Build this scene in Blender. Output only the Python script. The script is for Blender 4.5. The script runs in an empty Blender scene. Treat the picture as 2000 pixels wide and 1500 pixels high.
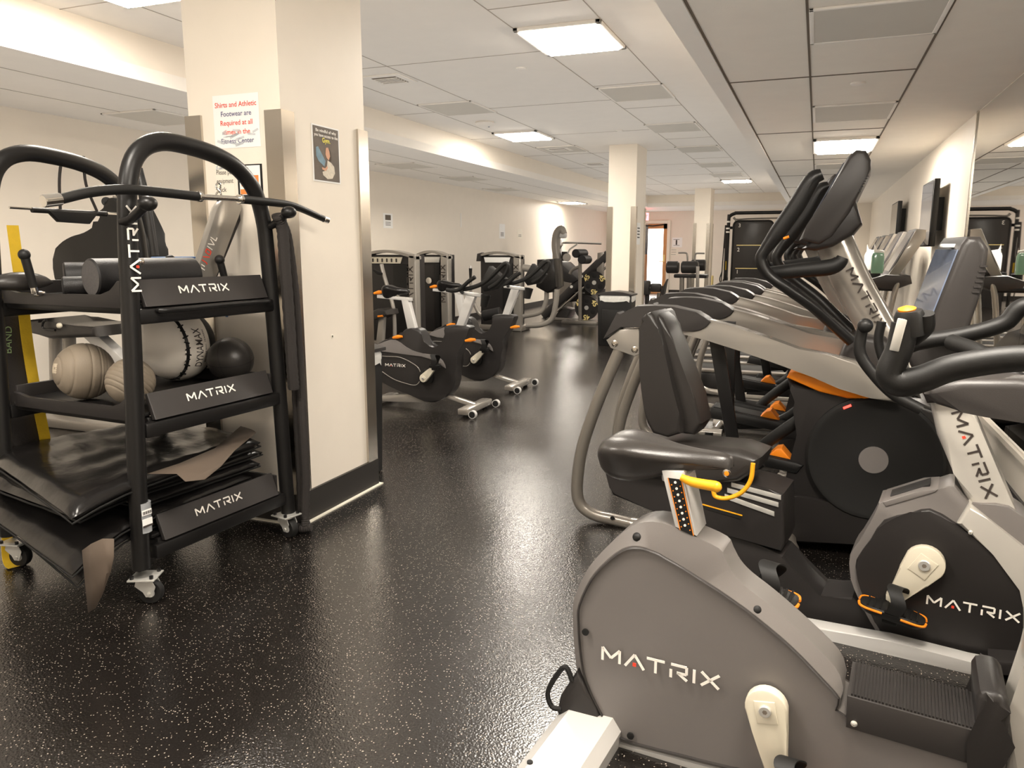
import bpy, bmesh, math, random
from mathutils import Vector, Matrix
random.seed(7)
SC = bpy.context.scene
COL = SC.collection
PI = math.pi

# ------------------------------------------------------------------ camera
F, EYE = 1500.0, 1.4                       # focal length in px of a 2000x1500 frame, eye height
_vx, _vy = 1597.0, 487.0                   # where the room's long axis vanishes
_p = math.atan((750 - _vy) / F)
UPc = Vector((0, math.cos(_p), math.sin(_p)))
_d = Vector(((_vx - 1000) / F, (750 - _vy) / F, -1.0))
Yc = (_d - UPc * _d.dot(UPc)).normalized()
Xc = Yc.cross(UPc)
cam_data = bpy.data.cameras.new('camera')
cam_data.sensor_width = 36.0
cam_data.lens = 36.0 * F / 2000.0
cam_data.clip_start = 0.05
cam = bpy.data.objects.new('camera', cam_data)
COL.objects.link(cam)
M = Matrix((Xc, Yc, UPc)).to_4x4()
M.translation = (0, 0, EYE)
cam.matrix_world = M
SC.camera = cam

# ------------------------------------------------------------------ light set-up
SC.view_settings.view_transform = 'Standard'
SC.view_settings.look = 'None'
SC.view_settings.gamma = 1.0
SC.view_settings.use_curve_mapping = False
SC.view_settings.exposure = 1.38
w = bpy.data.worlds.new('world')
SC.world = w
w.use_nodes = True
w.node_tree.nodes['Background'].inputs[0].default_value = (1.0, 0.92, 0.82, 1)
w.node_tree.nodes['Background'].inputs[1].default_value = 1.0
SC.cycles.use_fast_gi = True
SC.cycles.fast_gi_method = 'ADD'
SC.cycles.ao_bounces_render = 2
SC.cycles.ao_bounces = 2
w.light_settings.distance = 2.5
w.light_settings.ao_factor = 0.16
SC.cycles.max_bounces = 6
SC.cycles.sample_clamp_indirect = 6.0
LAMP = 26.0                                  # emission of a lit ceiling panel
LAMP_COL = (1.0, 0.92, 0.81)

# ------------------------------------------------------------------ rays of the photograph -> points of the room
def _ray(px, py):
    v = Vector(((px - 1000) / F, (750 - py) / F, -1.0))
    return Vector((v.dot(Xc), v.dot(Yc), v.dot(UPc)))
def onZ(px, py, z=0.0):
    r = _ray(px, py); t = (z - EYE) / r.z
    return Vector((r.x * t, r.y * t, z))
def onX(px, py, x):
    r = _ray(px, py); t = x / r.x
    return Vector((x, r.y * t, EYE + r.z * t))
def onY(px, py, y):
    r = _ray(px, py); t = y / r.y
    return Vector((r.x * t, y, EYE + r.z * t))
class Frame:
    """a machine's own axes: origin on the floor, u along its length, v across"""
    def __init__(s, x, y, deg):
        s.x, s.y, s.a = x, y, math.radians(deg)
        s.u = Vector((math.cos(s.a), math.sin(s.a), 0)); s.v = Vector((-math.sin(s.a), math.cos(s.a), 0)); s.o = Vector((x, y, 0))
    def loc(s, W):
        q = W - s.o; return Vector((q.dot(s.u), q.dot(s.v), q.z))
    def _hit(s, px, py, P, n):
        r = _ray(px, py); C = Vector((0, 0, EYE)); return s.loc(C + r * ((P - C).dot(n) / r.dot(n)))
    def V(s, px, py, v=0.0): return s._hit(px, py, s.o + s.v * v, s.v)
    def U(s, px, py, u=0.0): return s._hit(px, py, s.o + s.u * u, s.u)
    def Z(s, px, py, z=0.0): return s.loc(onZ(px, py, z))
    def O(s, pts, v=0.0):
        return [(q.x, q.z) for q in (s.V(a, b, v) for a, b in pts)]
    def P(s, pts, v=0.0): return [s.V(a, b, v) for a, b in pts]

# ------------------------------------------------------------------ materials
def mat(name, col, rough=0.5, metal=0.0, bump=0.0, bscale=200.0, var=0.0, vscale=6.0, coat=0.0, emit=None, spec=0.38, alpha=1.0):
    m = bpy.data.materials.new(name); m.use_nodes = True
    nt = m.node_tree; b = nt.nodes['Principled BSDF']
    b.inputs['Base Color'].default_value = (*col, 1)
    b.inputs['Roughness'].default_value = rough
    b.inputs['Metallic'].default_value = metal
    b.inputs['Specular IOR Level'].default_value = spec
    b.inputs['Coat Weight'].default_value = coat
    b.inputs['Alpha'].default_value = alpha
    tc = nt.nodes.new('ShaderNodeTexCoord')
    if emit:
        b.inputs['Emission Color'].default_value = (*emit[0], 1); b.inputs['Emission Strength'].default_value = emit[1]
    n = nt.nodes.new('ShaderNodeTexNoise'); n.inputs['Scale'].default_value = vscale; n.inputs['Detail'].default_value = 4
    nt.links.new(tc.outputs['Object'], n.inputs['Vector'])
    mx = nt.nodes.new('ShaderNodeMix'); mx.data_type = 'RGBA'
    k = max(var, 0.03)
    mx.inputs[6].default_value = tuple(min(1, c * (1 - k)) for c in col) + (1,)
    mx.inputs[7].default_value = tuple(min(1, c * (1 + k)) for c in col) + (1,)
    nt.links.new(n.outputs['Fac'], mx.inputs[0]); nt.links.new(mx.outputs[2], b.inputs['Base Color'])
    if bump:
        n2 = nt.nodes.new('ShaderNodeTexNoise'); n2.inputs['Scale'].default_value = bscale; n2.inputs['Detail'].default_value = 2
        bp = nt.nodes.new('ShaderNodeBump'); bp.inputs['Strength'].default_value = bump; bp.inputs['Distance'].default_value = 0.002
        nt.links.new(tc.outputs['Object'], n2.inputs['Vector'])
        nt.links.new(n2.outputs['Fac'], bp.inputs['Height']); nt.links.new(bp.outputs['Normal'], b.inputs['Normal'])
    return m
MT = dict(
    wall=mat('cream_paint', (0.81, 0.73, 0.62), 0.55, bump=0.15, bscale=90),
    ceil=mat('ceiling_white', (0.84, 0.79, 0.72), 0.8, bump=0.2, bscale=160),
    ceil2=mat('ceiling_tile', (0.82, 0.76, 0.67), 0.8, bump=0.4, bscale=220, var=0.04),
    seam=mat('seam_grey', (0.16, 0.13, 0.10), 0.8),
    seam2=mat('seam_soft', (0.42, 0.37, 0.31), 0.8),
    base=mat('black_baseboard', (0.022, 0.019, 0.016), 0.45),
    steel=mat('brushed_steel', (0.60, 0.56, 0.50), 0.20, 1.0, var=0.12, vscale=3),
    chrome=mat('chrome', (0.82, 0.80, 0.76), 0.12, 1.0),
    zinc=mat('zinc_plate', (0.72, 0.70, 0.65), 0.34, 0.6, var=0.1, vscale=30),
    black=mat('black_powder_coat', (0.0085, 0.0078, 0.0075), 0.36, bump=0.1, bscale=500),
    black2=mat('black_plastic', (0.0075, 0.007, 0.0065), 0.5, bump=0.12, bscale=400),
    rubber=mat('black_rubber', (0.008, 0.0075, 0.007), 0.6),
    foam=mat('black_foam', (0.012, 0.011, 0.011), 0.42, bump=0.6, bscale=350, var=0.3, vscale=160),
    vinyl=mat('black_vinyl', (0.009, 0.008, 0.0075), 0.24, bump=0.5, bscale=26, var=0.2, vscale=5),
    torn=mat('torn_backing', (0.085, 0.062, 0.045), 0.8, var=0.2, vscale=8),
    char=mat('charcoal_plastic', (0.036, 0.032, 0.030), 0.40, bump=0.15, bscale=500, var=0.08),
    grey=mat('mid_grey_plastic', (0.155, 0.140, 0.130), 0.36, bump=0.1, bscale=500, var=0.06),
    dark=mat('dark_grey_plastic', (0.020, 0.0175, 0.0165), 0.42, bump=0.12, bscale=400, var=0.1),
    silver=mat('silver_paint', (0.30, 0.275, 0.24), 0.26, 0.35, coat=0.4),
    silver2=mat('warm_silver_paint', (0.24, 0.215, 0.185), 0.34, 0.45, coat=0.3),
    white=mat('white_silver_paint', (0.56, 0.54, 0.51), 0.3, 0.1, coat=0.3),
    cream=mat('cream_plastic', (0.66, 0.60, 0.47), 0.4),
    orange=mat('orange_plastic', (0.85, 0.24, 0.012), 0.42),
    yellow=mat('yellow_plastic', (0.80, 0.36, 0.015), 0.4),
    strap=mat('yellow_webbing', (0.62, 0.40, 0.02), 0.7, bump=0.4, bscale=120, var=0.15, vscale=30),
    logo=mat('logo_white', (0.85, 0.80, 0.72), 0.5),
    ink=mat('logo_dark', (0.045, 0.035, 0.03), 0.5),
    red=mat('logo_red', (0.75, 0.06, 0.03), 0.5),
    led=mat('red_led', (0.8, 0.02, 0.02), 0.4, emit=((1, 0.03, 0.02), 3.0)),
    ball=mat('grey_ball_rubber', (0.21, 0.17, 0.125), 0.6, bump=0.3, bscale=150, var=0.1, vscale=12),
    balllt=mat('ball_print', (0.50, 0.42, 0.31), 0.7),
    offwhite=mat('silver_white_vinyl', (0.66, 0.60, 0.52), 0.32, bump=0.2, bscale=20),
    paper=mat('paper', (0.86, 0.84, 0.80), 0.5),
    paperc=mat('cream_paper', (0.82, 0.76, 0.64), 0.5),
    film=mat('crinkled_tape', (0.80, 0.82, 0.86), 0.18, alpha=0.4, bump=1.0, bscale=60, var=0.2, vscale=40),
    txr=mat('red_ink', (0.75, 0.09, 0.05), 0.6),
    txb=mat('blue_ink', (0.12, 0.12, 0.22), 0.6),
    posterd=mat('poster_dark', (0.10, 0.075, 0.055), 0.4, var=0.5, vscale=14),
    sky=mat('poster_blue', (0.16, 0.26, 0.32), 0.4, var=0.4, vscale=30),
    skin=mat('poster_skin', (0.62, 0.33, 0.20), 0.5),
    robe=mat('poster_robe', (0.62, 0.55, 0.44), 0.5, var=0.3, vscale=60),
    screen=mat('dark_screen', (0.05, 0.055, 0.07), 0.12, coat=0.6),
    screenb=mat('glossy_console_screen', (0.16, 0.19, 0.26), 0.15, coat=0.8, var=0.4, vscale=12),
    glass=mat('glowing_door_glass', (0.9, 0.92, 0.95), 0.4, emit=((1, 0.97, 0.93), 1.5)),  # the pane's brightness is put in as emission, it is no lamp
    wood=mat('light_oak', (0.55, 0.27, 0.11), 0.45, var=0.15, vscale=9),
    green=mat('green_bottle', (0.20, 0.38, 0.27), 0.15, coat=0.5),
    blue=mat('blue_box', (0.05, 0.12, 0.28), 0.5),
    bag=mat('clear_bin_liner', (0.62, 0.60, 0.55), 0.3, bump=0.9, bscale=40, var=0.2, vscale=25),
    rope=mat('black_rope', (0.026, 0.022, 0.020), 0.8, bump=0.8, bscale=120),
    lamp_on=mat('lit_diffuser', (1, 1, 1), 0.5, emit=(LAMP_COL, LAMP)),
    lamp_off=mat('unlit_diffuser', (0.62, 0.58, 0.51), 0.55),
    mirror=mat('mirror', (0.86, 0.86, 0.84), 0.015, 1.0),
    exit=mat('exit_sign_red', (0.9, 0.1, 0.1), 0.4, emit=((1.0, 0.08, 0.09), 4.0)),
    tan=mat('tan_board', (0.40, 0.22, 0.12), 0.6),
    grn=mat('green_card', (0.30, 0.42, 0.20), 0.6),
    gold=mat('gold_print', (0.78, 0.62, 0.25), 0.5),
    ygrn=mat('yellow_print', (0.85, 0.75, 0.10), 0.5),
    orp=mat('orange_print', (0.85, 0.25, 0.06), 0.5, var=0.3, vscale=60),
)
MT['mirror'].node_tree.nodes['Principled BSDF'].inputs['Base Color'].default_value = (0.86, 0.86, 0.84, 1)

def floor_material():
    m = bpy.data.materials.new('speckled_rubber_floor'); m.use_nodes = True
    nt = m.node_tree; b = nt.nodes['Principled BSDF']; L = nt.links.new
    tc = nt.nodes.new('ShaderNodeTexCoord')
    def N(t, **k):
        n = nt.nodes.new(t)
        for a, v in k.items(): n.inputs[a].default_value = v
        return n
    noise = N('ShaderNodeTexNoise', Scale=60.0, Detail=2.0)
    L(tc.outputs['Object'], noise.inputs['Vector'])
    mixv = nt.nodes.new('ShaderNodeVectorMath'); mixv.operation = 'MULTIPLY_ADD'
    mixv.inputs[1].default_value = (0.006, 0.006, 0.006)
    L(noise.outputs['Color'], mixv.inputs[0]); L(tc.outputs['Object'], mixv.inputs[2])
    vor = N('ShaderNodeTexVoronoi', Scale=105.0, Randomness=1.0)
    L(mixv.outputs[0], vor.inputs['Vector'])
    less = nt.nodes.new('ShaderNodeMath'); less.operation = 'LESS_THAN'; less.inputs[1].default_value = 0.21
    L(vor.outputs['Distance'], less.inputs[0])
    sep = nt.nodes.new('ShaderNodeSeparateColor'); L(vor.outputs['Color'], sep.inputs[0])
    sel = nt.nodes.new('ShaderNodeMath'); sel.operation = 'GREATER_THAN'; sel.inputs[1].default_value = 0.5
    L(sep.outputs[0], sel.inputs[0])
    mul = nt.nodes.new('ShaderNodeMath'); mul.operation = 'MULTIPLY'
    L(less.outputs[0], mul.inputs[0]); L(sel.outputs[0], mul.inputs[1])
    big = N('ShaderNodeTexNoise', Scale=1.6, Detail=5.0, Roughness=0.6); L(tc.outputs['Object'], big.inputs['Vector'])
    base = nt.nodes.new('ShaderNodeMix'); base.data_type = 'RGBA'
    base.inputs[6].default_value = (0.0045, 0.0038, 0.0035, 1); base.inputs[7].default_value = (0.014, 0.011, 0.009, 1)
    L(big.outputs['Fac'], base.inputs[0])
    # scuffs: thin scratches
    wv = N('ShaderNodeTexNoise', Scale=7.0, Detail=8.0, Roughness=0.85); L(tc.outputs['Object'], wv.inputs['Vector'])
    mp = nt.nodes.new('ShaderNodeMapRange'); mp.inputs[1].default_value = 0.62; mp.inputs[2].default_value = 0.75; mp.inputs[4].default_value = 0.25
    L(wv.outputs['Fac'], mp.inputs[0])
    sc = nt.nodes.new('ShaderNodeMix'); sc.data_type = 'RGBA'; sc.inputs[7].default_value = (0.03, 0.025, 0.02, 1)
    L(mp.outputs[0], sc.inputs[0]); L(base.outputs[2], sc.inputs[6])
    fin = nt.nodes.new('ShaderNodeMix'); fin.data_type = 'RGBA'; fin.inputs[7].default_value = (0.34, 0.29, 0.235, 1)
    L(mul.outputs[0], fin.inputs[0]); L(sc.outputs[2], fin.inputs[6]); L(fin.outputs[2], b.inputs['Base Color'])
    rr = nt.nodes.new('ShaderNodeMapRange'); rr.inputs[3].default_value = 0.17; rr.inputs[4].default_value = 0.27
    L(big.outputs['Fac'], rr.inputs[0]); L(rr.outputs[0], b.inputs['Roughness'])
    bn = N('ShaderNodeTexVoronoi', Scale=160.0); bn.feature = 'SMOOTH_F1'; L(tc.outputs['Object'], bn.inputs['Vector'])
    bp = nt.nodes.new('ShaderNodeBump'); bp.inputs['Strength'].default_value = 0.5; bp.inputs['Distance'].default_value = 0.0015
    L(bn.outputs['Distance'], bp.inputs['Height']); L(bp.outputs['Normal'], b.inputs['Normal'])
    b.inputs['Specular IOR Level'].default_value = 0.85
    return m
MT['floor'] = floor_material()

# ------------------------------------------------------------------ mesh builder
def smoothpath(pts, n=6):
    """Catmull-Rom through the points"""
    P = [Vector(p) for p in pts]
    if len(P) < 3: return P
    out = []
    E = [P[0] * 2 - P[1]] + P + [P[-1] * 2 - P[-2]]
    for i in range(1, len(E) - 2):
        a, b, c, d = E[i - 1:i + 3]
        for k in range(n):
            t = k / n
            out.append(0.5 * ((2 * b) + (c - a) * t + (2 * a - 5 * b + 4 * c - d) * t * t + (3 * b - a - 3 * c + d) * t ** 3))
    out.append(P[-1]); return out
def sm(loop, n=3):
    """closed Catmull-Rom loop of 2-D points"""
    out = []; L_ = len(loop)
    for i in range(L_):
        a, b_, c, d = (Vector(loop[(i + k) % L_]) for k in (-1, 0, 1, 2))
        for k in range(n):
            t = k / n; p = 0.5 * ((2 * b_) + (c - a) * t + (2 * a - 5 * b_ + 4 * c - d) * t * t + (3 * b_ - a - 3 * c + d) * t ** 3)
            out.append((p.x, p.y))
    return out
class B:
    def __init__(s): s.bm = bmesh.new(); s.mats = []; s.cur = 0
    def m(s, key):
        if key not in s.mats: s.mats.append(key)
        s.cur = s.mats.index(key); return s
    def face(s, vs):
        try: f = s.bm.faces.new(vs)
        except ValueError: return None
        f.material_index = s.cur; f.smooth = True; return f
    def box(s, c, size, rot=None, bev=0.0, seg=2):
        R = rot if rot is not None else Matrix.Identity(3)
        c = Vector(c); hx, hy, hz = (a / 2 for a in size)
        vs = [s.bm.verts.new(c + R @ Vector((x, y, z))) for x in (-hx, hx) for y in (-hy, hy) for z in (-hz, hz)]
        fs = [s.face([vs[i] for i in q]) for q in ((0, 1, 3, 2), (4, 6, 7, 5), (0, 4, 5, 1), (2, 3, 7, 6), (0, 2, 6, 4), (1, 5, 7, 3))]
        if bev: s._bev(fs, min(bev, min(size) * 0.45), seg)
        return s
    def _bev(s, fs, w, seg):
        es = list({e for f in fs for e in f.edges})
        r = bmesh.ops.bevel(s.bm, geom=es, offset=w, segments=seg, profile=0.5, affect='EDGES', clamp_overlap=True)
        for f in r['faces']: f.material_index = s.cur; f.smooth = True
    def prism(s, outline, v0, v1, bev=0.0, seg=2, ax='uz', taper=None):
        """outline in (u,z), pushed from v0 to v1; ax 'uv': outline in (u,v), pushed along z; ax 'vz': along u"""
        def P(a, b, c):
            return Vector((a, c, b)) if ax == 'uz' else (Vector((a, b, c)) if ax == 'uv' else Vector((c, a, b)))
        A = [s.bm.verts.new(P(a, b, v0)) for a, b in outline]
        o2 = taper or outline
        C = [s.bm.verts.new(P(a, b, v1)) for a, b in o2]
        n = len(A)
        f0 = s.face(A); f1 = s.face(C[::-1])
        sd = [s.face([A[i], C[i], C[(i + 1) % n], A[(i + 1) % n]]) for i in range(n)]
        if bev and f0 and f1:
            es = list(f0.edges) + list(f1.edges)
            r = bmesh.ops.bevel(s.bm, geom=es, offset=bev, segments=seg, profile=0.5, affect='EDGES', clamp_overlap=True)
            for f in r['faces']: f.material_index = s.cur; f.smooth = True
        return s
    def loft(s, rings, close=True):
        """rings: lists of points, the same count each"""
        R = [[s.bm.verts.new(Vector(p)) for p in r] for r in rings]
        n = len(R[0])
        for a, b in zip(R, R[1:]):
            for i in range(n): s.face([a[i], a[(i + 1) % n], b[(i + 1) % n], b[i]])
        if close: s.face(R[0][::-1]); s.face(R[-1])
        return s
    def tube(s, pts, r, seg=12, smooth=6, flat=1.0, up=None, close=True):
        """r a number or a list (one per control point); flat squeezes the section along its second axis"""
        P = [Vector(p) for p in pts]
        if isinstance(r, (int, float)): rl = [r] * len(P)
        else: rl = list(r)
        if smooth > 1 and len(P) > 2:
            Q = smoothpath(P, smooth); k = len(P) - 1
            rr = []
            for i in range(len(Q)):
                t = i / smooth; j = min(int(t), k - 1); f = t - j
                rr.append(rl[j] * (1 - f) + rl[j + 1] * f)
            P, rl = Q, rr
        n = len(P); T = []
        for i in range(n):
            a = P[max(0, i - 1)]; b = P[min(n - 1, i + 1)]; T.append((b - a).normalized() if (b - a).length > 1e-9 else Vector((0, 0, 1)))
        ref = Vector(up) if up else (Vector((0, 0, 1)) if abs(T[0].z) < 0.9 else Vector((0, 1, 0)))
        N0 = (ref - T[0] * ref.dot(T[0])).normalized(); rings = []
        for i in range(n):
            N0 = (N0 - T[i] * N0.dot(T[i])).normalized(); Bn = T[i].cross(N0)
            rings.append([P[i] + (N0 * math.cos(a) + Bn * math.sin(a) * flat) * rl[i] for a in (2 * PI * k / seg for k in range(seg))])
        s.loft(rings, close); return s
    def lathe(s, prof, c=(0, 0, 0), axis=(0, 0, 1), seg=24):
        """prof: (radius, distance along the axis)"""
        A = Vector(axis).normalized(); ref = Vector((1, 0, 0)) if abs(A.x) < 0.9 else Vector((0, 1, 0))
        X_ = (ref - A * ref.dot(A)).normalized(); Y_ = A.cross(X_); c = Vector(c)
        rings = [[c + A * h + (X_ * math.cos(t) + Y_ * math.sin(t)) * max(r, 1e-4) for t in (2 * PI * k / seg for k in range(seg))] for r, h in prof]
        return s.loft(rings)
    def cyl(s, a, b, r, seg=16, r2=None, ch=0.0):
        a = Vector(a); b = Vector(b); L = (b - a).length; r2 = r if r2 is None else r2
        pr = [(r, 0), (r2, L)] if not ch else [(r - ch, 0), (r, ch), (r2, L - ch), (r2 - ch, L)]
        return s.lathe(pr, a, b - a, seg)
    def ball(s, c, r, seg=24, rings=14, sq=(1, 1, 1)):
        c = Vector(c)
        R = []
        for i in range(rings + 1):
            t = PI * i / rings; rr = max(math.sin(t), 1e-3)
            R.append([c + Vector((math.cos(2 * PI * k / seg) * rr * sq[0], math.sin(2 * PI * k / seg) * rr * sq[1], -math.cos(t) * sq[2])) * r for k in range(seg)])
        return s.loft(R)
    def quad(s, a, b, c, d):
        s.face([s.bm.verts.new(Vector(p)) for p in (a, b, c, d)]); return s
    def make(s, name, key=None, parent=None, sub=0, sharp=35):
        if key and not s.mats: s.mats = [key]
        bmesh.ops.recalc_face_normals(s.bm, faces=s.bm.faces)
        me = bpy.data.meshes.new(name); s.bm.to_mesh(me); s.bm.free()
        for k in s.mats: me.materials.append(MT[k])
        try: me.set_sharp_from_angle(angle=math.radians(sharp))
        except Exception: pass
        o = bpy.data.objects.new(name, me); COL.objects.link(o)
        if parent is not None: o.parent = parent
        if sub:
            md = o.modifiers.new('s', 'SUBSURF'); md.levels = sub; md.render_levels = sub
        return o
def T(name, label, cat, loc=(0, 0, 0), rz=0.0, group=None):
    o = bpy.data.objects.new(name, None); COL.objects.link(o); o.empty_display_size = 0.1
    o.location = loc; o.rotation_euler = (0, 0, rz); tag(o, label, cat, group); return o
def tag(o, label, cat, group=None):
    o['label'] = label; o['category'] = cat
    if group: o['group'] = group
    return o
def struct(o): o['kind'] = 'structure'; return o
def TF(fr, name, label, cat, group=None): return T(name, label, cat, (fr.x, fr.y, 0), fr.a, group)
def dup(root, loc=None, rz=None, label=None, group=None):
    def cp(o, par):
        c = o.copy(); COL.objects.link(c); c.parent = par
        for ch in [q for q in COL.objects if q.parent == o]: cp(ch, c)
        return c
    kids = {}
    c = cp(root, None)
    if loc is not None: c.location = loc
    if rz is not None: c.rotation_euler = (0, 0, rz)
    if label: c['label'] = label
    if group: c['group'] = group
    return c

# ------------------------------------------------------------------ writing
def _stroke(b, pts, w, O, X_, Y_, N_, th):
    for p, q in zip(pts, pts[1:]):
        a = Vector((p[0], p[1])); c = Vector((q[0], q[1])); d = (c - a).normalized(); n = Vector((-d.y, d.x)) * w / 2
        ring = [a + n, c + n, c - n, a - n]
        lo = [b.bm.verts.new(O + X_ * r.x + Y_ * r.y) for r in ring]; hi = [b.bm.verts.new(O + X_ * r.x + Y_ * r.y + N_ * th) for r in ring]
        b.face(hi); b.face(lo[::-1])
        for i in range(4): b.face([lo[i], lo[(i + 1) % 4], hi[(i + 1) % 4], hi[i]])
def logo(parent, O, xd, yd, width, key='logo', th=0.0012, stretch=1.0, dot=True, name='logo'):
    """the wide six-letter word mark with its barless A and red point"""
    O = Vector(O); X_ = Vector(xd).normalized(); Y_ = Vector(yd).normalized(); N_ = X_.cross(Y_)
    k = width / 8.45; X_ = X_ * k; Y_ = Y_ * k * stretch
    b = B().m(key); t = 0.19; x = 0.0
    L = [(1.3, [[(0, 0), (0, 1), (.65, .3), (1.3, 1), (1.3, 0)]], .42),
         (1.4, [[(0, 0), (.7, 1), (1.4, 0)]], .2),
         (1.3, [[(0, 1), (1.3, 1)], [(.65, 1), (.65, 0)]], .45),
         (1.15, [[(0, .62), (0, 0)], [(0, 1), (1.1, 1), (1.1, .45), (.42, .45)], [(.5, .45), (1.15, 0)]], .48),
         (.0, [[(0, 0), (0, 1)]], .5),
         (1.2, [[(0, 0), (1.2, 1)], [(0, 1), (1.2, 0)]], 0)]
    for w_, S, g in L:
        for st in S: _stroke(b, [(x + a, c) for a, c in st], t, O, X_, Y_, N_, th)
        if w_ == 1.4 and dot:
            b.m('red'); _stroke(b, [(x + .7, .1), (x + .7, .38)], .26, O, X_, Y_, N_, th); b.m(key)
        x += w_ + g
    return b.make(name, None, parent)
def text(body, parent, O, xd, yd, size, key, align='LEFT', th=0.0006, width=None, name='lettering', bold=0.0):
    cu = bpy.data.curves.new('t', 'FONT'); cu.body = body; cu.size = 1.0; cu.align_x = align; cu.resolution_u = 3; cu.offset = bold; cu.space_line = 1.15
    ob = bpy.data.objects.new('t', cu); COL.objects.link(ob)
    dg = bpy.context.evaluated_depsgraph_get(); me = bpy.data.meshes.new_from_object(ob.evaluated_get(dg))
    bpy.data.objects.remove(ob); bpy.data.curves.remove(cu)
    O = Vector(O); X_ = Vector(xd).normalized(); Y_ = Vector(yd).normalized(); N_ = X_.cross(Y_)
    xs = [v.co.x for v in me.vertices] or [0, 1]
    sx = size if width is None else width / max(1e-6, max(xs) - min(xs))
    for v in me.vertices: v.co = O + X_ * (v.co.x * sx) + Y_ * (v.co.y * size) + N_ * th
    me.name = name; me.materials.clear(); me.materials.append(MT[key])
    o = bpy.data.objects.new(name, me); COL.objects.link(o); o.parent = parent
    return o
# ------------------------------------------------------------------ the room
XL, XR, XB, XS = -6.45, 1.06, -0.69, -4.57      # left wall, right wall, edge of the low right ceiling, left soffit
ZH, ZL, ZR = 2.90, 2.585, 2.42                 # main ceiling, perimeter ceiling, right ceiling
YF, YS, YR, YB = 25.0, 22.2, 19.2, -3.2        # far wall, far soffit, short far wall on the right, wall behind
def sbox(name, x0, x1, y0, y1, z0, z1, key, parent=None, bev=0.0):
    o = B().box(((x0 + x1) / 2, (y0 + y1) / 2, (z0 + z1) / 2), (x1 - x0, y1 - y0, z1 - z0), bev=bev).make(name, key, parent)
    return struct(o) if parent is None else o
sbox('floor', XL - .1, XR + .1, YB - .1, YF + .1, -0.1, 0, 'floor')
sbox('wall_left', XL - .12, XL, YB, YF, 0, ZL, 'wall')
sbox('wall_right', XR, XR + .12, YB, YR, 0, ZR, 'wall')
sbox('wall_far', XL, XB, YF, YF + .12, 0, ZL, 'wall')
sbox('wall_far_right', XB, XR, YR, YR + .12, 0, ZR, 'wall')
sbox('wall_return', XB, XB + .1, YR + .12, YF, 0, ZL, 'wall')
sbox('wall_back', XL, XR, YB - .12, YB, 0, ZH, 'wall')
cl = sbox('ceiling', XS, XB, YB, YS, ZH, ZH + .1, 'ceil')
cll = sbox('ceiling_left', XL, XS, YB, YF, ZL, ZL + .1, 'ceil')
clf = sbox('ceiling_far', XS, XB, YS, YF, ZL, ZL + .1, 'ceil')
clr = sbox('ceiling_right', XB, XR, YB, YR, ZR, ZR + .1, 'ceil2')
sbox('wall_soffit_left', XS - .06, XS, YB, YS, ZL + .1, ZH, 'wall')
sbox('wall_soffit_far', XS, XB, YS, YS + .06, ZL + .1, ZH, 'wall')
sbox('wall_soffit_right', XB, XB + .06, YB, YF, ZR + .1, ZH, 'wall')
sbox('trim_1', XB, XB + .105, YB, YR, ZR - .012, ZR, 'ceil')
sbox('baseboard_left', XL, XL + .015, YB, YF, 0, .12, 'base')
sbox('baseboard_right', XR - .015, XR, YB, YR, 0, .13, 'base')
sbox('baseboard_far', XL, XB, YF - .015, YF, 0, .12, 'base')
sbox('trim_2', XR - .03, XR, 1.2, 6.85, .33, .36, 'wall')

# seams of the two ceilings: one mesh each
b = B().m('seam')
for x in (-0.578, -0.107, 0.465): b.box((x, (YB + YR) / 2, ZR - .002), (.011, YR - YB, .004))
for y in (-.6, 1.4, 3.3, 5.17, 7.5, 9.8, 11.8, 14, 16.3): b.box(((-.578 + .465) / 2, y, ZR - .002), (1.043, .012, .004))
b.make('ceiling_seams', None, clr)
b = B().m('seam2')
for x in (-1.43, -2.05, -3.43, -4.05): b.box((x, (YB + YS) / 2, ZH - .0015), (.006, YS - YB, .003))
for i in range(20): b.box(((-1.43 - 2.05) / 2, -2.7 + 1.25 * i, ZH - .0015), (.62, .006, .003))
for i in range(12): b.box(((XS - 2.05) / 2, -2.5 + 2.1 * i, ZH - .0015), (XS + 2.05, .006, .003)) if False else b.box(((XS - 2.05) / 2, -2.5 + 2.1 * i, ZH - .0015), (abs(XS + 2.05), .006, .003))
b.make('ceiling_seams', None, cl)
b = B().m('seam2')
for x in (-5.1, -5.75): b.box((x, (YB + YF) / 2, ZL - .0015), (.005, YF - YB, .003))
b.make('ceiling_seams', None, cll)

# ------------------------------------------------------------------ ceiling fixtures
def fixture(x0, x1, y0, y1, z, lit, label, group, flat=False):
    cx, cy, wx, wy = (x0 + x1) / 2, (y0 + y1) / 2, x1 - x0, y1 - y0
    t = T('ceiling_light', label, 'ceiling light', (cx, cy, z), 0, group)
    b = B().m('ceil'); f = .035 if lit else .02
    hh = .024 if lit else .012
    for sx in (-1, 1): b.box((sx * (wx / 2 - f / 2), 0, -hh / 2), (f, wy, hh), bev=.003)
    for sy in (-1, 1): b.box((0, sy * (wy / 2 - f / 2), -hh / 2), (wx, f, hh), bev=.003)
    b.make('frame', None, t)
    B().box((0, 0, -.004 if not lit or flat else -.018), (wx - 2 * f, wy - 2 * f, .01 if not lit or flat else .034), bev=0 if not lit or flat else .012).make('diffuser', 'lamp_on' if lit else 'lamp_off', t)
    return t
G1, G0 = 'lit ceiling panels', 'unlit ceiling panels'
fixture(-2.05, -1.43, 5.24, 5.99, ZH, True, 'largest lit square ceiling panel, above the aisle in the middle', G1)
fixture(-4.05, -3.43, 9.6, 10.35, ZH, True, 'lit ceiling panel just above the white smoke detector disc', G1)
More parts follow.
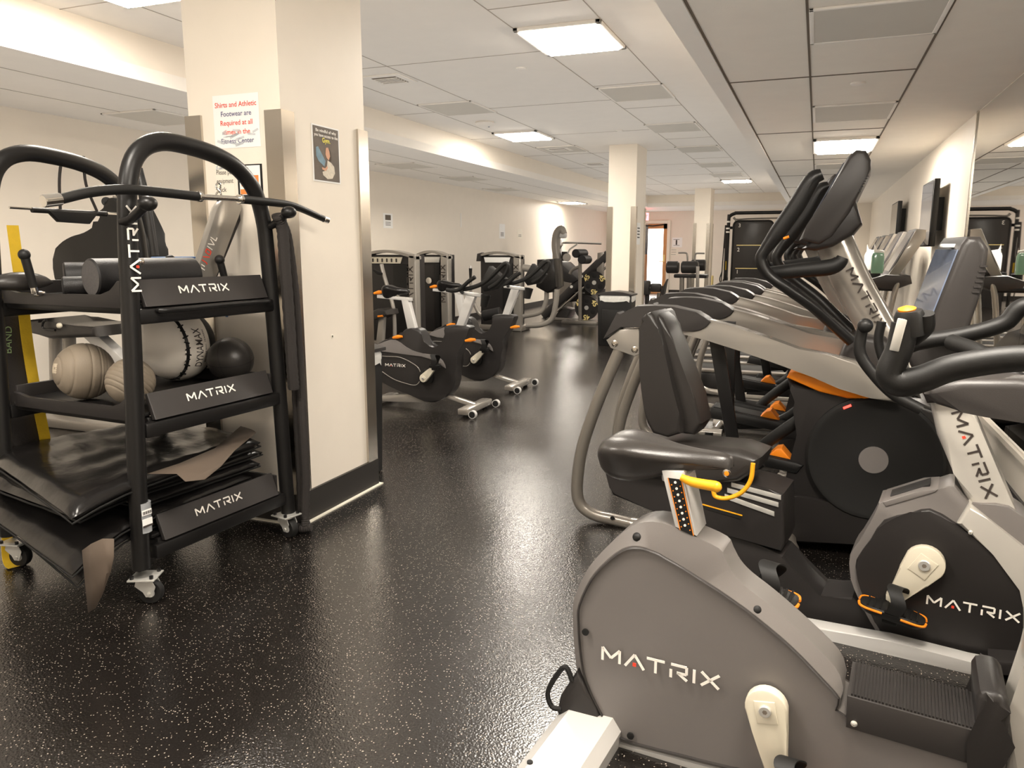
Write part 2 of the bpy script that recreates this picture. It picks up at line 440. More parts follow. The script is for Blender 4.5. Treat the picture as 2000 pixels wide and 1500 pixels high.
fixture(-2.08, -1.43, 17.75, 18.35, ZH, True, 'far small lit panel on the main ceiling above the tall mat rack', G1)
fixture(-.107, .465, 8.0, 9.05, ZR, True, 'lit panel in the low tiled ceiling over the treadmills', G1)
fixture(-6.2, -5.65, 18.9, 19.8, ZL, True, 'distant lit panel in the low left ceiling near the far corner', G1, True)
fixture(-4.1, -3.5, 3.25, 3.9, ZH, True, 'lit panel at the top edge left of the big pillar', G1)
for x, y in ((-3.0, -.6), (-1.75, 1.2)):  # out-of-view panels, added as fill light for the room
    fixture(x - .31, x + .31, y - .35, y + .35, ZH, True, 'added unseen ceiling panel above the camera, lit for fill', G1)
fixture(-.107, .465, 1.2, 2.0, ZR, True, 'added unseen panel in the low tiled ceiling above the camera, lit for fill', G1)  # also out of view, added for fill light
def fz(px, py, z): return onZ(px, py, z)
UNL = [((1172, 168), (1312, 193), ZH, 'unlit ceiling panel just behind the biggest lit one'),
       ((1262, 241), (1368, 256), ZH, 'second unlit ceiling panel behind the biggest lit one'),
       ((1320, 285), (1408, 296), ZH, 'third unlit ceiling panel behind the biggest lit one'),
       ((1362, 318), (1434, 325), ZH, 'fourth unlit ceiling panel behind the biggest lit one'),
       ((1388, 338), (1450, 345), ZH, 'unlit ceiling panel just before the far lit one'),
       ((822, 200), (962, 222), ZH, 'unlit ceiling panel left of the smoke detector'),
       ((1060, 287), (1135, 295), ZH, 'unlit ceiling panel beyond the second lit one'),
       ((735, 318), (850, 328), ZL, 'unlit panel in the low left ceiling nearest the big pillar'),
       ((866, 345), (950, 352), ZL, 'unlit panel in the low left ceiling, second from the big pillar'),
       ((960, 368), (1005, 372), ZL, 'unlit panel in the low left ceiling, third from the big pillar'),
       ((250, 218), (367, 240), ZL, 'unlit panel in the low left ceiling left of the big pillar'),
       ]
for (p0, p1, z, lb) in [(a, c, z, l) for a, c, z, l in UNL]:
    a = onZ(*p0, z); c = onZ(*p1, z)
    cx, cy = (a.x + c.x) / 2, (a.y + c.y) / 2
    t = fixture(cx - .31, cx + .31, cy - .36, cy + .36, z, False, lb, G0)
for y0, y1, lb in ((3.75, 4.35, 'unlit panel in the low tiled ceiling nearest the camera'), (6.2, 6.95, 'unlit panel in the low tiled ceiling just before its lit one'),
                   (10.3, 11.0, 'unlit panel in the low tiled ceiling just beyond its lit one')):
    fixture(-.1, .46, y0, y1, ZR, False, lb, G0)
# vents, detector, sprinklers
def vent(px, py, z, label):
    c = onZ(px, py, z)
    t = T('ceiling_vent', label, 'vent', (c.x, c.y, z), 0, 'square ceiling vents')
    B().box((0, 0, -.006), (.36, .36, .012), bev=.003).make('frame', 'ceil', t)
    B().box((0, 0, -.013), (.24, .24, .004)).make('backing', 'seam', t)
    b = B().m('ceil')
    for i in range(5): b.box((0, -.09 + .045 * i, -.017), (.24, .012, .008))
    b.make('louvres', None, t)
vent(762, 154, ZH, 'square ceiling vent just right of the big pillar')
vent(1092, 291, ZH, 'square ceiling vent left of the second column, nearer one')
vent(1163, 320, ZH, 'square ceiling vent left of the second column, farther one')
c = onZ(947, 238, ZH)
t = T('smoke_detector', 'round white smoke detector left of the second lit panel', 'smoke detector', (c.x, c.y, ZH))
B().lathe([(.11, 0), (.12, -.02), (.10, -.045), (.05, -.06), (.01, -.062)], seg=24).make('housing', 'ceil', t)
B().lathe([(.012, -.05), (.012, -.064), (.002, -.066)], (.05, 0, 0), seg=10).make('sensor_light', 'screenb', t)
for px, py, z, lb in ((1018, 133, ZH, 'small white sprinkler cap below the biggest lit panel'), (1676, 162, ZR, 'small round sprinkler cap in the low tiled ceiling'),
                      (1210, 254, ZH, 'small white sprinkler cap above the second column'), (1331, 331, ZH, 'tiny sprinkler cap above the third column')):
    c = onZ(px, py, z)
    tag(B().lathe([(.045, 0), (.045, -.008), (.03, -.014), (.002, -.015)], (c.x, c.y, z), seg=20).make('sprinkler_cap', 'ceil'), lb, 'sprinkler', 'ceiling sprinkler caps')

# ------------------------------------------------------------------ columns with steel corner guards
def column(x0, x1, y0, y1, gt, t=.012, w=.07):
    c = struct(B().box(((x0 + x1) / 2, (y0 + y1) / 2, ZH / 2), (x1 - x0, y1 - y0, ZH)).make('column', 'wall'))
    for cx, sx in ((x0, 1), (x1, -1)):
        for cy, sy in ((y0, 1), (y1, -1)):
            b = B()
            b.prism([(cx - sx * t, cy - sy * t), (cx + sx * w, cy - sy * t), (cx + sx * w, cy), (cx, cy), (cx, cy + sy * w), (cx - sx * t, cy + sy * w)], .16, gt, ax='uv')
            b.make('corner_guard', 'steel', c)
    q = .016
    B().box(((x0 + x1) / 2, (y0 + y1) / 2, .08), (x1 - x0 + 2 * q, y1 - y0 + 2 * q, .16)).make('baseboard', 'base', c)
    B().box(((x0 + x1) / 2, (y0 + y1) / 2, .003), (x1 - x0 + .07, y1 - y0 + .07, .006)).make('floor_sealant', 'paperc', c)
    return c
PX0, PX1, PY0, PY1 = -2.955, -2.40, 3.13, 3.86
column(PX0, PX1, PY0, PY1, 2.05, w=.085, t=.014)
column(-2.93, -2.515, 11.37, 12.05, 2.02)
column(-2.95, -2.56, 20.1, 20.8, 2.05)
d = struct(T('door_2', '', 'door', (onY(1184, 500, YF).x, YF, 0))); del d['label'], d['category']
h_ = onY(1184, 457, YF).z
B().box((0, -.02, h_ / 2), (.9, .04, h_), bev=.004).make('door_leaf', 'paper', d)
for s_ in (-1, 1): B().box((s_ * .49, -.025, h_ / 2), (.06, .05, h_ + .06)).make('door_frame', 'paperc', d)
B().box((0, -.025, h_ + .03), (1.04, .05, .06)).make('door_frame', 'paperc', d)
# wall mirror on the right wall
t = T('wall_mirror', 'tall frameless mirror panels covering the right wall', 'mirror', (XR, 4.0, 0))
for y0, y1 in ((.9, 2.88), (2.885, 4.86), (4.865, 6.84)):
    B().box((-.006, (y0 + y1) / 2 - 4.0, (.36 + ZR - .01) / 2), (.008, y1 - y0, ZR - .38)).make('mirror_panel', 'mirror', t)
B().box((-.009, 6.85 - 4.0, (.36 + ZR) / 2), (.018, .03, ZR - .37)).make('edge_strip', 'steel', t)
# ================================================================== upright bike, nearest
def V3(q, v): return Vector((q[0], v, q[1]))
def crank_part(parent, fr, c, tip, v, key='cream', r0=.052, r1=.026, name='crank_arm'):
    """teardrop arm in the machine's side plane: c pivot, tip lower end, both (u, z)"""
    c = Vector(c); t = Vector(tip); d = (t - c).normalized(); n = Vector((-d.y, d.x)); L = (t - c).length
    o = []
    for k in range(13):
        a = PI / 2 + PI * k / 12; o.append(c + (d * math.cos(a) + n * math.sin(a)) * r0)
    o += [c + d * L * .35 - n * r0 * .82, c + d * L * .7 - n * r1 * 1.05, t - n * r1]
    o += [t + d * r1 * .6 - n * r1 * .6, t + d * r1 * .6 + n * r1 * .6]
    o += [t + n * r1, c + d * L * .7 + n * r1 * 1.05, c + d * L * .35 + n * r0 * .82]
    a = B().prism([(p.x, p.y) for p in o], v - .022, v + .012, bev=.005).make(name, key, parent)
    b = B().m(key); b.prism([(p.x, p.y) for p in ((c - n * r0 * .5 - d * r0 * .45), (c + n * r0 * .5 - d * r0 * .45), (c + n * r0 * .5 + d * r0 * .7), (c - n * r0 * .5 + d * r0 * .7))], v - .026, v - .02, bev=.003)
    b.m('zinc').cyl((c.x, v - .024, c.y), (c.x, v - .034, c.y), r0 * .30, 18, ch=.002).m('seam').cyl((c.x, v - .03, c.y), (c.x, v - .0345, c.y), r0 * .12, 6)
    b.make('crank_bolt', None, a)
    return a
def pedal(parent, c, L=.115, W=.095, up=(0, 0, 1), tilt=0.0, strap=True, orange=True):
    """platform with its strap; c centre of the tread, long axis along u"""
    c = Vector(c); R = Matrix.Rotation(tilt, 3, 'Y')
    def W_(p): return c + R @ Vector(p)
    b = B().m('black2')
    o = []
    for k in range(24):
        a = 2 * PI * k / 24; x = math.copysign(abs(math.cos(a)) ** .6, math.cos(a)) * L; y = math.copysign(abs(math.sin(a)) ** .6, math.sin(a)) * W / 2
        o.append((x, y))
    b.loft([[W_((x * .9, y * .85, -.03)) for x, y in o], [W_((x, y, -.018)) for x, y in o], [W_((x, y, -.004)) for x, y in o], [W_((x * .93, y * .9, 0)) for x, y in o]])
    for i in range(9): b.box(W_((-L * .75 + L * 1.5 * i / 8, 0, .002)), (.006, W * .8, .006), R)
    b.box(W_((0, 0, -.035)), (.05, W * .6, .03), R, bev=.006)
    p = b.make('pedal', None, parent)
    if orange:
        for y0 in (-1, 1):
            for s_ in (-1, 1):
                q = [(s_ * L * .28, y0 * W * .5), (s_ * L * .75, y0 * W * .5), (s_ * L * .97, y0 * W * .38), (s_ * L * 1.02, y0 * W * .12)]
                B().tube([W_((x, y, -.008)) for x, y in q], .0045, 8, 4).make('orange_edge', 'orange', p)
    if strap:
        b = B(); q = [(-.5, 0), (-.52, .045), (-.3, .075), (.1, .082), (.4, .06), (.53, .025), (.5, -.01)]
        P_ = smoothpath([Vector((0, y * W, z)) for y, z in q], 5)
        rings = []
        for k, pt in enumerate(P_):
            nx = Vector((0, pt.y, pt.z)).normalized() * .002
            sk = .012 * math.sin(k * .4)
            rings.append([W_(pt + Vector((-.024 + sk, 0, 0)) + nx), W_(pt + Vector((.024 + sk, 0, 0)) + nx), W_(pt + Vector((.024 + sk, 0, 0)) - nx), W_(pt + Vector((-.024 + sk, 0, 0)) - nx)])
        b.loft(rings); b.make('pedal_strap', 'rubber', p)
    return p
def bolt(b, c, r=.011, ax=(0, -1, 0), key='zinc'):
    c = Vector(c); A = Vector(ax); b.m(key).lathe([(r * 1.25, 0), (r * 1.3, .002), (r * .8, .004), (r * .75, .008), (r * .35, .0085), (r * .3, .005)], c, A, 14)
def hole(b, c, r=.013, ax=(0, -1, 0)):
    b.m('rubber').lathe([(r, -.004), (r, .0012), (r * .7, .0014), (.0004, .0014)], Vector(c), Vector(ax), 16)

N = Frame(-.47, 1.95, -6)
MT['silver_lt'] = mat('light_silver_paint', (0.50, 0.47, 0.42), 0.28, 0.2, coat=0.4)
t = TF(N, 'upright_bike', 'nearest exercise bike with broad grey side panel, white crank and black saddle', 'exercise bike')
MV = .0875
oc = N.O([(1122, 1170), (1120, 1215), (1124, 1275), (1134, 1332), (1165, 1400), (1197, 1447), (1330, 1484), (1500, 1522), (1900, 1570), (1955, 1560), (1960, 1440), (1900, 1445), (1660, 1385), (1648, 1345), (1632, 1302), (1567, 1237), (1502, 1180), (1455, 1143), (1432, 1118), (1418, 1092), (1405, 1070), (1350, 1044), (1292, 1020), (1246, 1022), (1208, 1047), (1170, 1084), (1145, 1117)], .04)
ic = N.O([(1128, 1182), (1126, 1215), (1130, 1275), (1141, 1332), (1172, 1398), (1205, 1442), (1330, 1478), (1500, 1516), (1895, 1566), (1945, 1550), (1950, 1450), (1895, 1452), (1655, 1400), (1642, 1365), (1600, 1318), (1545, 1262), (1475, 1203), (1420, 1163), (1385, 1140), (1360, 1124), (1330, 1105), (1300, 1088), (1280, 1077), (1246, 1067), (1215, 1072), (1180, 1098), (1150, 1133)], .006)
oc, ic = sm(oc, 3), sm(ic, 3)
def ring(o, v): return [Vector((a, v, c)) for a, c in o]
def inset(o, k):
    cx = sum(a for a, _ in o) / len(o); cz = sum(c for _, c in o) / len(o)
    return [(cx + (a - cx) * k, cz + (c - cz) * k) for a, c in o]
B().loft([ring(ic, .010), ring(oc, .036), ring(inset(oc, 1.0), .040), ring(oc, 2 * MV - .040), ring(ic, 2 * MV - .010)]).make('housing', 'grey', t, sharp=22)
icc = inset(ic, .992)
B().loft([ring(icc, .012), ring(icc, .004), ring(inset(icc, .988), .0), ring(inset(icc, .988), 2 * MV), ring(icc, 2 * MV - .004), ring(icc, 2 * MV - .012)]).make('side_panel', 'char', t, sharp=25)
for q in ((1245, 1049), (1478, 1191)):
    b = B(); q_ = N.V(*q, .026); b.m('rubber').ball(q_, .0135, 16, 10, (1, 1.0, 1)); b.make('screw_recess', None, t)
for q in ((1143, 1235), (1231, 1438)):
    b = B(); hole(b, N.V(*q, -.0005), .010); b.make('screw_recess', None, t)
a0, a1 = N.V(1177, 1288, 0), N.V(1405, 1350, 0)
logo(t, (a0.x, -.0006, a0.z), (1, 0, 0), (0, 0, 1), a1.x - a0.x, 'logo')
# step-through tread and boot
sx = [N.V(*q, 0) for q in ((1655, 1357), (1908, 1427), (1895, 1492), (1652, 1420))]
b = B().m('char').prism([(q.x, q.z) for q in sx], -.004, .178, bev=.005)
u0, u1 = sx[0].x + .01, sx[1].x - .012; z0, z1 = sx[0].z, sx[1].z
b.m('dark')
for i in range(34):
    f = i / 33; b.box((u0 + (u1 - u0) * f, .087, z0 + (z1 - z0) * f + .002), (.0045, .172, .006))
bolt(b, N.V(1668, 1413, -.004), .006)
b.make('step_tread', None, t)
bo = N.O([(1905, 1352), (1925, 1342), (1950, 1345), (1968, 1362), (1972, 1400), (1960, 1440), (1950, 1520), (1880, 1540), (1905, 1440)], .02)
B().prism(sm(bo, 2), -.01, .19, bev=.03, seg=4).make('mast_boot', 'dark', t)
# mast and console, mostly outside the picture
me_ = N.O([(1938, 1520), (1955, 1440), (1972, 1385), (1979, 1280), (1998, 1195), (2035, 1010), (2070, 860)], .03)
me_ = [(a + .022, c) for a, c in me_]
ma_ = me_ + [(a + .13 + .03 * k / 6, c) for k, (a, c) in enumerate(me_[::-1])]
B().prism(ma_, .02, .115, bev=.025, seg=4).make('mast', 'silver_lt', t)
B().prism([(1.02, 1.12), (1.12, 1.10), (1.22, 1.52), (1.16, 1.58), (1.06, 1.55), (.98, 1.25)], -.07, .33, bev=.03, seg=3).make('console', 'dark', t)
# tray below the console
tr = N.O([(1805, 772), (1830, 792), (1880, 806), (1925, 815), (2010, 828), (2100, 838), (2100, 760), (1990, 742), (1880, 742), (1815, 752)], .02)
B().prism(tr, .02, .27, bev=.022, seg=3).make('console_tray', 'char', t)
# bars
b = B().m('black2')
h = N.P([(1768, 632), (1757, 680), (1738, 728), (1757, 748), (1800, 740), (1870, 716), (2000, 700), (2120, 715)], -.15)
hb = b.tube(h, [.026, .026, .027, .029, .028, .027, .026, .026], 16, 6).make('handlebar', None, t)
h2 = N.P([(1770, 680), (1800, 668), (1880, 655), (1960, 632), (1995, 600), (2060, 590)], .38)
B().tube(h2, [.018, .021, .021, .021, .022, .022], 14, 6).make('handlebar', 'black2', t)
h3 = [N.V(1858, 668, .30), N.V(1915, 690, .22), N.V(1990, 745, .13)]
B().tube(h3, .020, 12, 5).make('bar_brace', 'black2', t)
top = h[0]
b = B().m('black2').tube([N.V(1806, 612, -.15), N.V(1804, 640, -.14), N.V(1783, 668, -.13)], [.018, .02, .012], 12, 4).make('grip_shell', None, hb)
e = N.V(1776, 606, -.15)
B().m('black2').lathe([(.029, -.05), (.029, -.012), (.024, 0), (.01, .002)], e, (-.12, -.15, 1), 18).make('grip_end', None, hb)
B().lathe([(.016, -.004), (.017, .004), (.004, .009)], e + Vector((-.004, -.002, 0)), (-.12, -.25, 1), 16).make('orange_button', 'orange', hb)
p0 = N.V(1755, 652, -.15)
B().box(p0 + Vector((0, -.024, 0)), (.018, .006, .066), Matrix.Rotation(.16, 3, 'Y'), bev=.002).make('pulse_plate', 'zinc', hb)
# seat post
pf = N.O([(1291, 918), (1333, 922), (1360, 1048), (1318, 1030)], .035)
B().prism(pf, .035, .150, bev=.005).make('seat_post', 'white', t)
TLp, TRp, BRp, BLp = (Vector((a, .0345, c)) for a, c in pf)
def onside(f, g, off): return TLp.lerp(TRp, f).lerp(BLp.lerp(BRp, f), g) + Vector((0, -off, 0))
b = B()
b.m('rubber').loft([[onside(f, g, o_) for f, g in ((.26, .12), (.86, .12), (.86, 1), (.26, 1))] for o_ in (0, .0012)])
b.m('orange')
for f in (.24, .86): b.loft([[onside(f + d, g, o_) for d, g in ((0, .12), (.035, .12), (.035, 1), (0, 1))] for o_ in (.0008, .0018)])
for i in range(8):
    g = .18 + i * .10
    b.m('logo').lathe([(.0036, 0), (.0036, .001)], onside(.56, g, .0012), (0, -1, 0), 8)
    b.m('orange')
    for f in (.36, .76): b.lathe([(.0018, 0), (.0018, .001)], onside(f, g + .05, .0012), (0, -1, 0), 6)
sc_ = b.make('height_scale', None, t)
B().tube(N.P([(1330, 932), (1355, 942), (1398, 950)], .03), [.009, .013, .0145], 12, 5).ball(N.V(1399, 951, .03), .0145, 12, 8).make('seat_lever', 'yellow', t)
# saddle: lofted along its length
def saddle(parent, c, L=.36, W=.105, key='vinyl2', tilt=0.0, name='saddle'):
    c = Vector(c); S = [(-.5, .35, .000, -.055), (-.47, .72, .018, -.075), (-.38, .97, .034, -.095), (-.25, 1.0, .036, -.1), (-.08, .78, .022, -.085), (.08, .50, .010, -.06), (.25, .36, .004, -.05), (.40, .31, .002, -.045), (.475, .24, -.004, -.04), (.5, .12, -.014, -.03)]
    rings = []; R = Matrix.Rotation(tilt, 3, 'Y')
    for f, w_, zt, zb in S:
        r = []; w2 = w_ * W
        for k in range(20):
            a = 2 * PI * k / 20; y = math.cos(a); z = math.sin(a)
            yy = math.copysign(abs(y) ** .75, y) * w2
            if z >= 0: zz = zt * (1 - .0) - .018 * (abs(y) ** 2.2) - .012 * math.exp(-(y / .16) ** 2) * (1 if zt > .01 else .3) + (abs(z) ** .5 - 1) * .016
            else: zz = zb + (1 - abs(z) ** .55) * (zt - .02 - zb)
            if z < 0: yy *= .86
            r.append(c + R @ Vector((f * L, yy, zz)))
        rings.append(r)
    return B().loft(rings).make(name, key, parent, sub=1, sharp=80)
MT['vinyl2'] = mat('saddle_skin', (0.030, 0.0265, 0.024), 0.32, bump=0.2, bscale=300)
s0 = N.V(1182, 890, .09); s1 = N.V(1428, 895, .09)
sd = saddle(t, ((s0.x + s1.x) / 2, .09, (s0.z + s1.z) / 2 + .026), (s1.x - s0.x) * 1.04, .115, tilt=-.03)
B().box((N.V(1325, 928, .09)), (.08, .06, .035), bev=.01).make('saddle_clamp', 'white', t)
# crank and pedals
cc = N.V(1498, 1378, -.012)
crank_part(t, N, (cc.x, cc.z), (cc.x + .035, cc.z - .172), -.012)
pp = N.V(1545, 1525, -.07); pedal(t, (cc.x + .07, -.075, .085), .085, .09)
fp = N.V(1500, 1140, .25)
pedal(t, (fp.x, .25, fp.z - .02), .085, .10, tilt=.12)
crank_part(t, N, (cc.x, cc.z), (fp.x + .0, fp.z - .05), .195)
# base: rear stabilizer, boot, carry handle, long rail
base = t
B().prism(N.O([(1186, 1447), (1350, 1490), (1420, 1508), (1700, 1590), (1700, 1610), (1188, 1458)], .01), .01, .16, bev=.008).make('base_rail', 'white', t)
q0, q1 = N.Z(1020, 1490, .05), N.Z(1150, 1440, .05)
B().prism([(-.155, .0), (.03, .0), (.035, .05), (.01, .085), (-.12, .08), (-.16, .045)], -.42, .12, bev=.02, seg=3).make('rear_stabilizer', 'white', t)
B().prism(N.O([(1086, 1390), (1092, 1362), (1126, 1310), (1140, 1330), (1165, 1385), (1192, 1450), (1190, 1492), (1170, 1500), (1150, 1452), (1095, 1420)], .0), -.005, .17, bev=.02, seg=3).make('rear_boot', 'dark', t)
B().tube(N.P([(1118, 1330), (1105, 1303), (1088, 1318), (1070, 1352), (1078, 1380), (1098, 1385)], .0), .0075, 10, 5).make('carry_handle', 'rubber', t)
c_ = N.Z(1035, 1488, .083); b = B(); hole(b, c_, .008, (0, 0, 1)); b.make('screw_recess', None, t)

# ================================================================== recumbent bike
R_ = Frame(.077, 2.896, -9)
t = TF(R_, 'recumbent_bike', 'low recumbent bike with tall dark backrest, second from the camera on the right', 'exercise bike')
pod_o = R_.O([(1660, 1084), (1660, 1118), (1668, 1150), (1700, 1215), (1733, 1252), (1830, 1276), (1938, 1298), (1990, 1290), (2060, 1240), (2080, 1130), (2000, 1010), (1945, 985), (1893, 984), (1864, 950), (1832, 956), (1724, 981), (1718, 985), (1700, 1020), (1676, 1060)], .05)
B().prism(sm(pod_o, 2), .05, .22, bev=.02, seg=3).make('housing', 'grey', t)
pod_i = R_.O([(1672, 1095), (1673, 1120), (1680, 1150), (1708, 1215), (1738, 1250), (1830, 1272), (1938, 1293), (1985, 1284), (2050, 1235), (2040, 1180), (2000, 1152), (1940, 1084), (1868, 1025), (1816, 996), (1780, 1004), (1726, 1018), (1700, 1055)], .03)
B().prism(sm(pod_i, 2), .03, .24, bev=.008, seg=3).make('side_panel', 'dark', t)
sh = R_.O([(1869, 1023), (1893, 984), (1930, 1015), (2000, 1070), (2060, 1120), (2100, 1300), (2020, 1300), (1998, 1225), (2000, 1152), (1940, 1084)], .022)
B().prism(sh, .022, .25, bev=.012, seg=3).make('mast_shroud', 'silver_lt', t)
b = B(); bolt(b, R_.V(1896, 1040, .022), .006); b.make('shroud_screw', None, t)
ms = R_.O([(1806, 745), (1829, 850), (1862, 925), (1895, 992), (1950, 1040), (2010, 1090), (1985, 1000), (1950, 920), (1912, 830), (1896, 770)], .07)
B().prism(ms, .07, .21, bev=.03, seg=4).make('mast', 'silver_lt', t)
m0 = R_.V(1858, 808, .068); m1 = R_.V(1925, 975, .068); dd = (m1 - m0)
logo(t, (m0.x, .0685, m0.z), (dd.x, 0, dd.z), (-dd.z * 1, 0, dd.x) if dd.x > 0 else (dd.z, 0, -dd.x), dd.length, 'ink')
a0, a1 = R_.V(1810, 1183, .028), R_.V(1992, 1213, .028)
logo(t, (a0.x, .0285, (a0.z + a1.z) / 2), (1, 0, 0), (0, 0, 1), a1.x - a0.x, 'logo')
B().prism(R_.O([(1724, 981), (1730, 990), (1826, 962), (1832, 956), (1800, 958)], .045), .045, .225, bev=.004).make('top_inlay', 'grey', t)
B().prism([(a, c + .006) for a, c in R_.O([(1736, 979), (1740, 985), (1815, 960), (1815, 955)], .045)], .09, .18, bev=.002).make('seat_slot', 'rubber', t)
B().tube(R_.P([(1800, 958), (1812, 952), (1822, 955)], .16), .011, 10, 4).make('orange_button', 'orange', t)
B().prism(R_.O([(1560, 1218), (1735, 1252), (1890, 1292), (1950, 1302), (1938, 1322), (1885, 1321), (1740, 1281), (1600, 1252), (1555, 1240)], -.06), -.06, .01, bev=.008).make('base_rail', 'white', t)
B().prism(R_.O([(1385, 1030), (1430, 1040), (1530, 1085), (1560, 1130), (1600, 1170), (1665, 1165), (1740, 1230), (1740, 1256), (1560, 1222), (1480, 1190), (1380, 1120)], .07), .07, .25, bev=.012).make('step_through', 'dark', t)
B().prism(R_.O([(1930, 1290), (1950, 1300), (1945, 1318), (2050, 1330), (2050, 1300)], -.06), -.06, .38, bev=.01).make('front_stabilizer', 'dark', t)
hs = R_.O([(1172, 893), (1190, 952), (1196, 968), (1290, 1005), (1400, 1040), (1525, 1078), (1532, 1060), (1530, 965), (1500, 955), (1420, 935), (1250, 884), (1185, 870)], .05)
B().prism(hs, .05, .27, bev=.012, seg=3).make('seat_rail_housing', 'dark', t)
b = B().m('zinc')
for (pa_, pb2, w_) in (((1428, 942), (1525, 968), .012), ((1415, 965), (1512, 1000), .012), ((1420, 953), (1520, 982), .006)):
    b.prism([(q.x, q.z) for q in (R_.V(*pa_, .045), R_.V(*pb2, .045), R_.V(pb2[0], pb2[1] + 9, .045), R_.V(pa_[0], pa_[1] + 9, .045))], .045, .12 if w_ > .01 else .2, bev=.002)
b.make('seat_rail', None, t)
b = B().m('rubber').prism(R_.O([(1375, 987), (1447, 1008), (1447, 1014), (1375, 993)], .048), .047, .055)
b.m('yellow').prism(R_.O([(1372, 984), (1450, 1006), (1450, 1008), (1372, 986)], .048), .0465, .05)
b.make('position_scale', None, t)
# seat cushion and backrest
cu = R_.O([(1190, 880), (1195, 915), (1260, 938), (1390, 950), (1440, 944), (1476, 922), (1484, 896), (1440, 880), (1250, 862)], .0)
B().prism(cu, .0, .25, bev=.045, seg=4).make('seat_cushion', 'vinyl2', t)
b = B(); q = R_.V(1420, 924, -.052); b.m('chrome').lathe([(.016, 0), (.016, .004), (.01, .006)], q, (0, -1, 0), 18); b.m('orange').lathe([(.010, .005), (.009, .008), (.001, .009)], q, (0, -1, 0), 16)
b.make('heart_rate_button', None, t)
bk = R_.O([(1243, 640), (1247, 622), (1258, 613), (1270, 617), (1290, 680), (1308, 760), (1325, 850), (1268, 850), (1252, 800), (1243, 720)], -.06)
MT['backrest_skin'] = mat('backrest_vinyl', (0.020, 0.0175, 0.016), 0.40, bump=0.2, bscale=260)
bb_ = B().prism(sm(bk, 2), -.03, .24, bev=.035, seg=4).make('backrest', 'backrest_skin', t)
bk2 = R_.O([(1262, 614), (1290, 622), (1330, 720), (1366, 830), (1330, 850), (1305, 760), (1285, 680)], .0)
B().prism(sm(bk2, 2), .02, .18, bev=.03, seg=3).make('backrest_pad', 'backrest_skin', bb_)
# yellow adjustment loop and side grips
B().tube(R_.P([(1471, 905), (1466, 938), (1448, 962), (1420, 973), (1398, 970), (1393, 958)], -.08), .0085, 12, 6).make('seat_adjustment_loop', 'yellow', t)
B().tube(R_.P([(1365, 905), (1400, 915), (1440, 930), (1490, 905)], .42), .016, 12, 5).make('seat_side_handle', 'black2', t)
# crank
cc = R_.V(1806, 1100, .01); tip = R_.V(1745, 1168, .01)
crank_part(t, R_, (cc.x, cc.z), (tip.x, tip.z), .015, r0=.064, r1=.028)
pc = R_.V(1744, 1188, -.045)
pedal(t, (pc.x, -.05, pc.z), .105, .10, tilt=.16)
# console, turned a little towards the aisle
n_before = set(COL.objects)
cs = R_.O([(1850, 478), (1862, 462), (1890, 462), (1906, 486), (1896, 560), (1866, 646), (1850, 672), (1800, 672), (1786, 640)], -.10)
co = B().prism(cs, -.10, .30, bev=.02, seg=3).make('console', 'char', t)
fa, fb = Vector((cs[0][0], 0, cs[0][1])), Vector((cs[8][0], 0, cs[8][1])); dv = (fb - fa); nn = Vector((dv.z, 0, -dv.x)).normalized(); nn = nn if nn.x < 0 else -nn
def ons(v, f, off): return Vector((fa.x, v, fa.z)) + dv * f + nn * off
B().loft([[ons(v, f, .0) for v, f in ((-.085, .06), (.285, .06), (.285, .95), (-.085, .95))], [ons(v, f, .004) for v, f in ((-.085, .06), (.285, .06), (.285, .95), (-.085, .95))]]).make('screen', 'screenb', co)
b = B().m('char')
for i in range(6): b.box(R_.V(1893 - i * 3, 520 + i * 10, -.098), (.02, .012, .005))
b.make('console_grille', None, co)
B().box(ons(.02, .02, .01), (.05, .05, .012), bev=.004).make('quick_sticker', 'paper', co)
piv = R_.V(1850, 640, .10); Rz = Matrix.Rotation(math.radians(11), 4, 'Z'); MM = Matrix.Translation(piv) @ Rz @ Matrix.Translation(-piv)
for q_ in set(COL.objects) - n_before:
    if q_.parent == t: q_.matrix_local = MM
# small front handles of the console
B().tube(R_.P([(1690, 632), (1683, 650), (1680, 690), (1706, 730), (1745, 770), (1800, 800)], -.12), [.017, .018, .019, .019, .018, .018], 14, 6).ball(R_.V(1690, 636, -.14), .024, 16, 10).make('console_handle', 'black2', t)
B().tube(R_.P([(1722, 628), (1716, 670), (1735, 720), (1790, 770)], .34), .017, 12, 6).make('console_handle', 'black2', t)
B().prism(R_.O([(1770, 700), (1800, 660), (1870, 660), (1905, 740), (1900, 790), (1810, 790)], .02), .02, .26, bev=.03, seg=3).make('console_neck', 'dark', t)
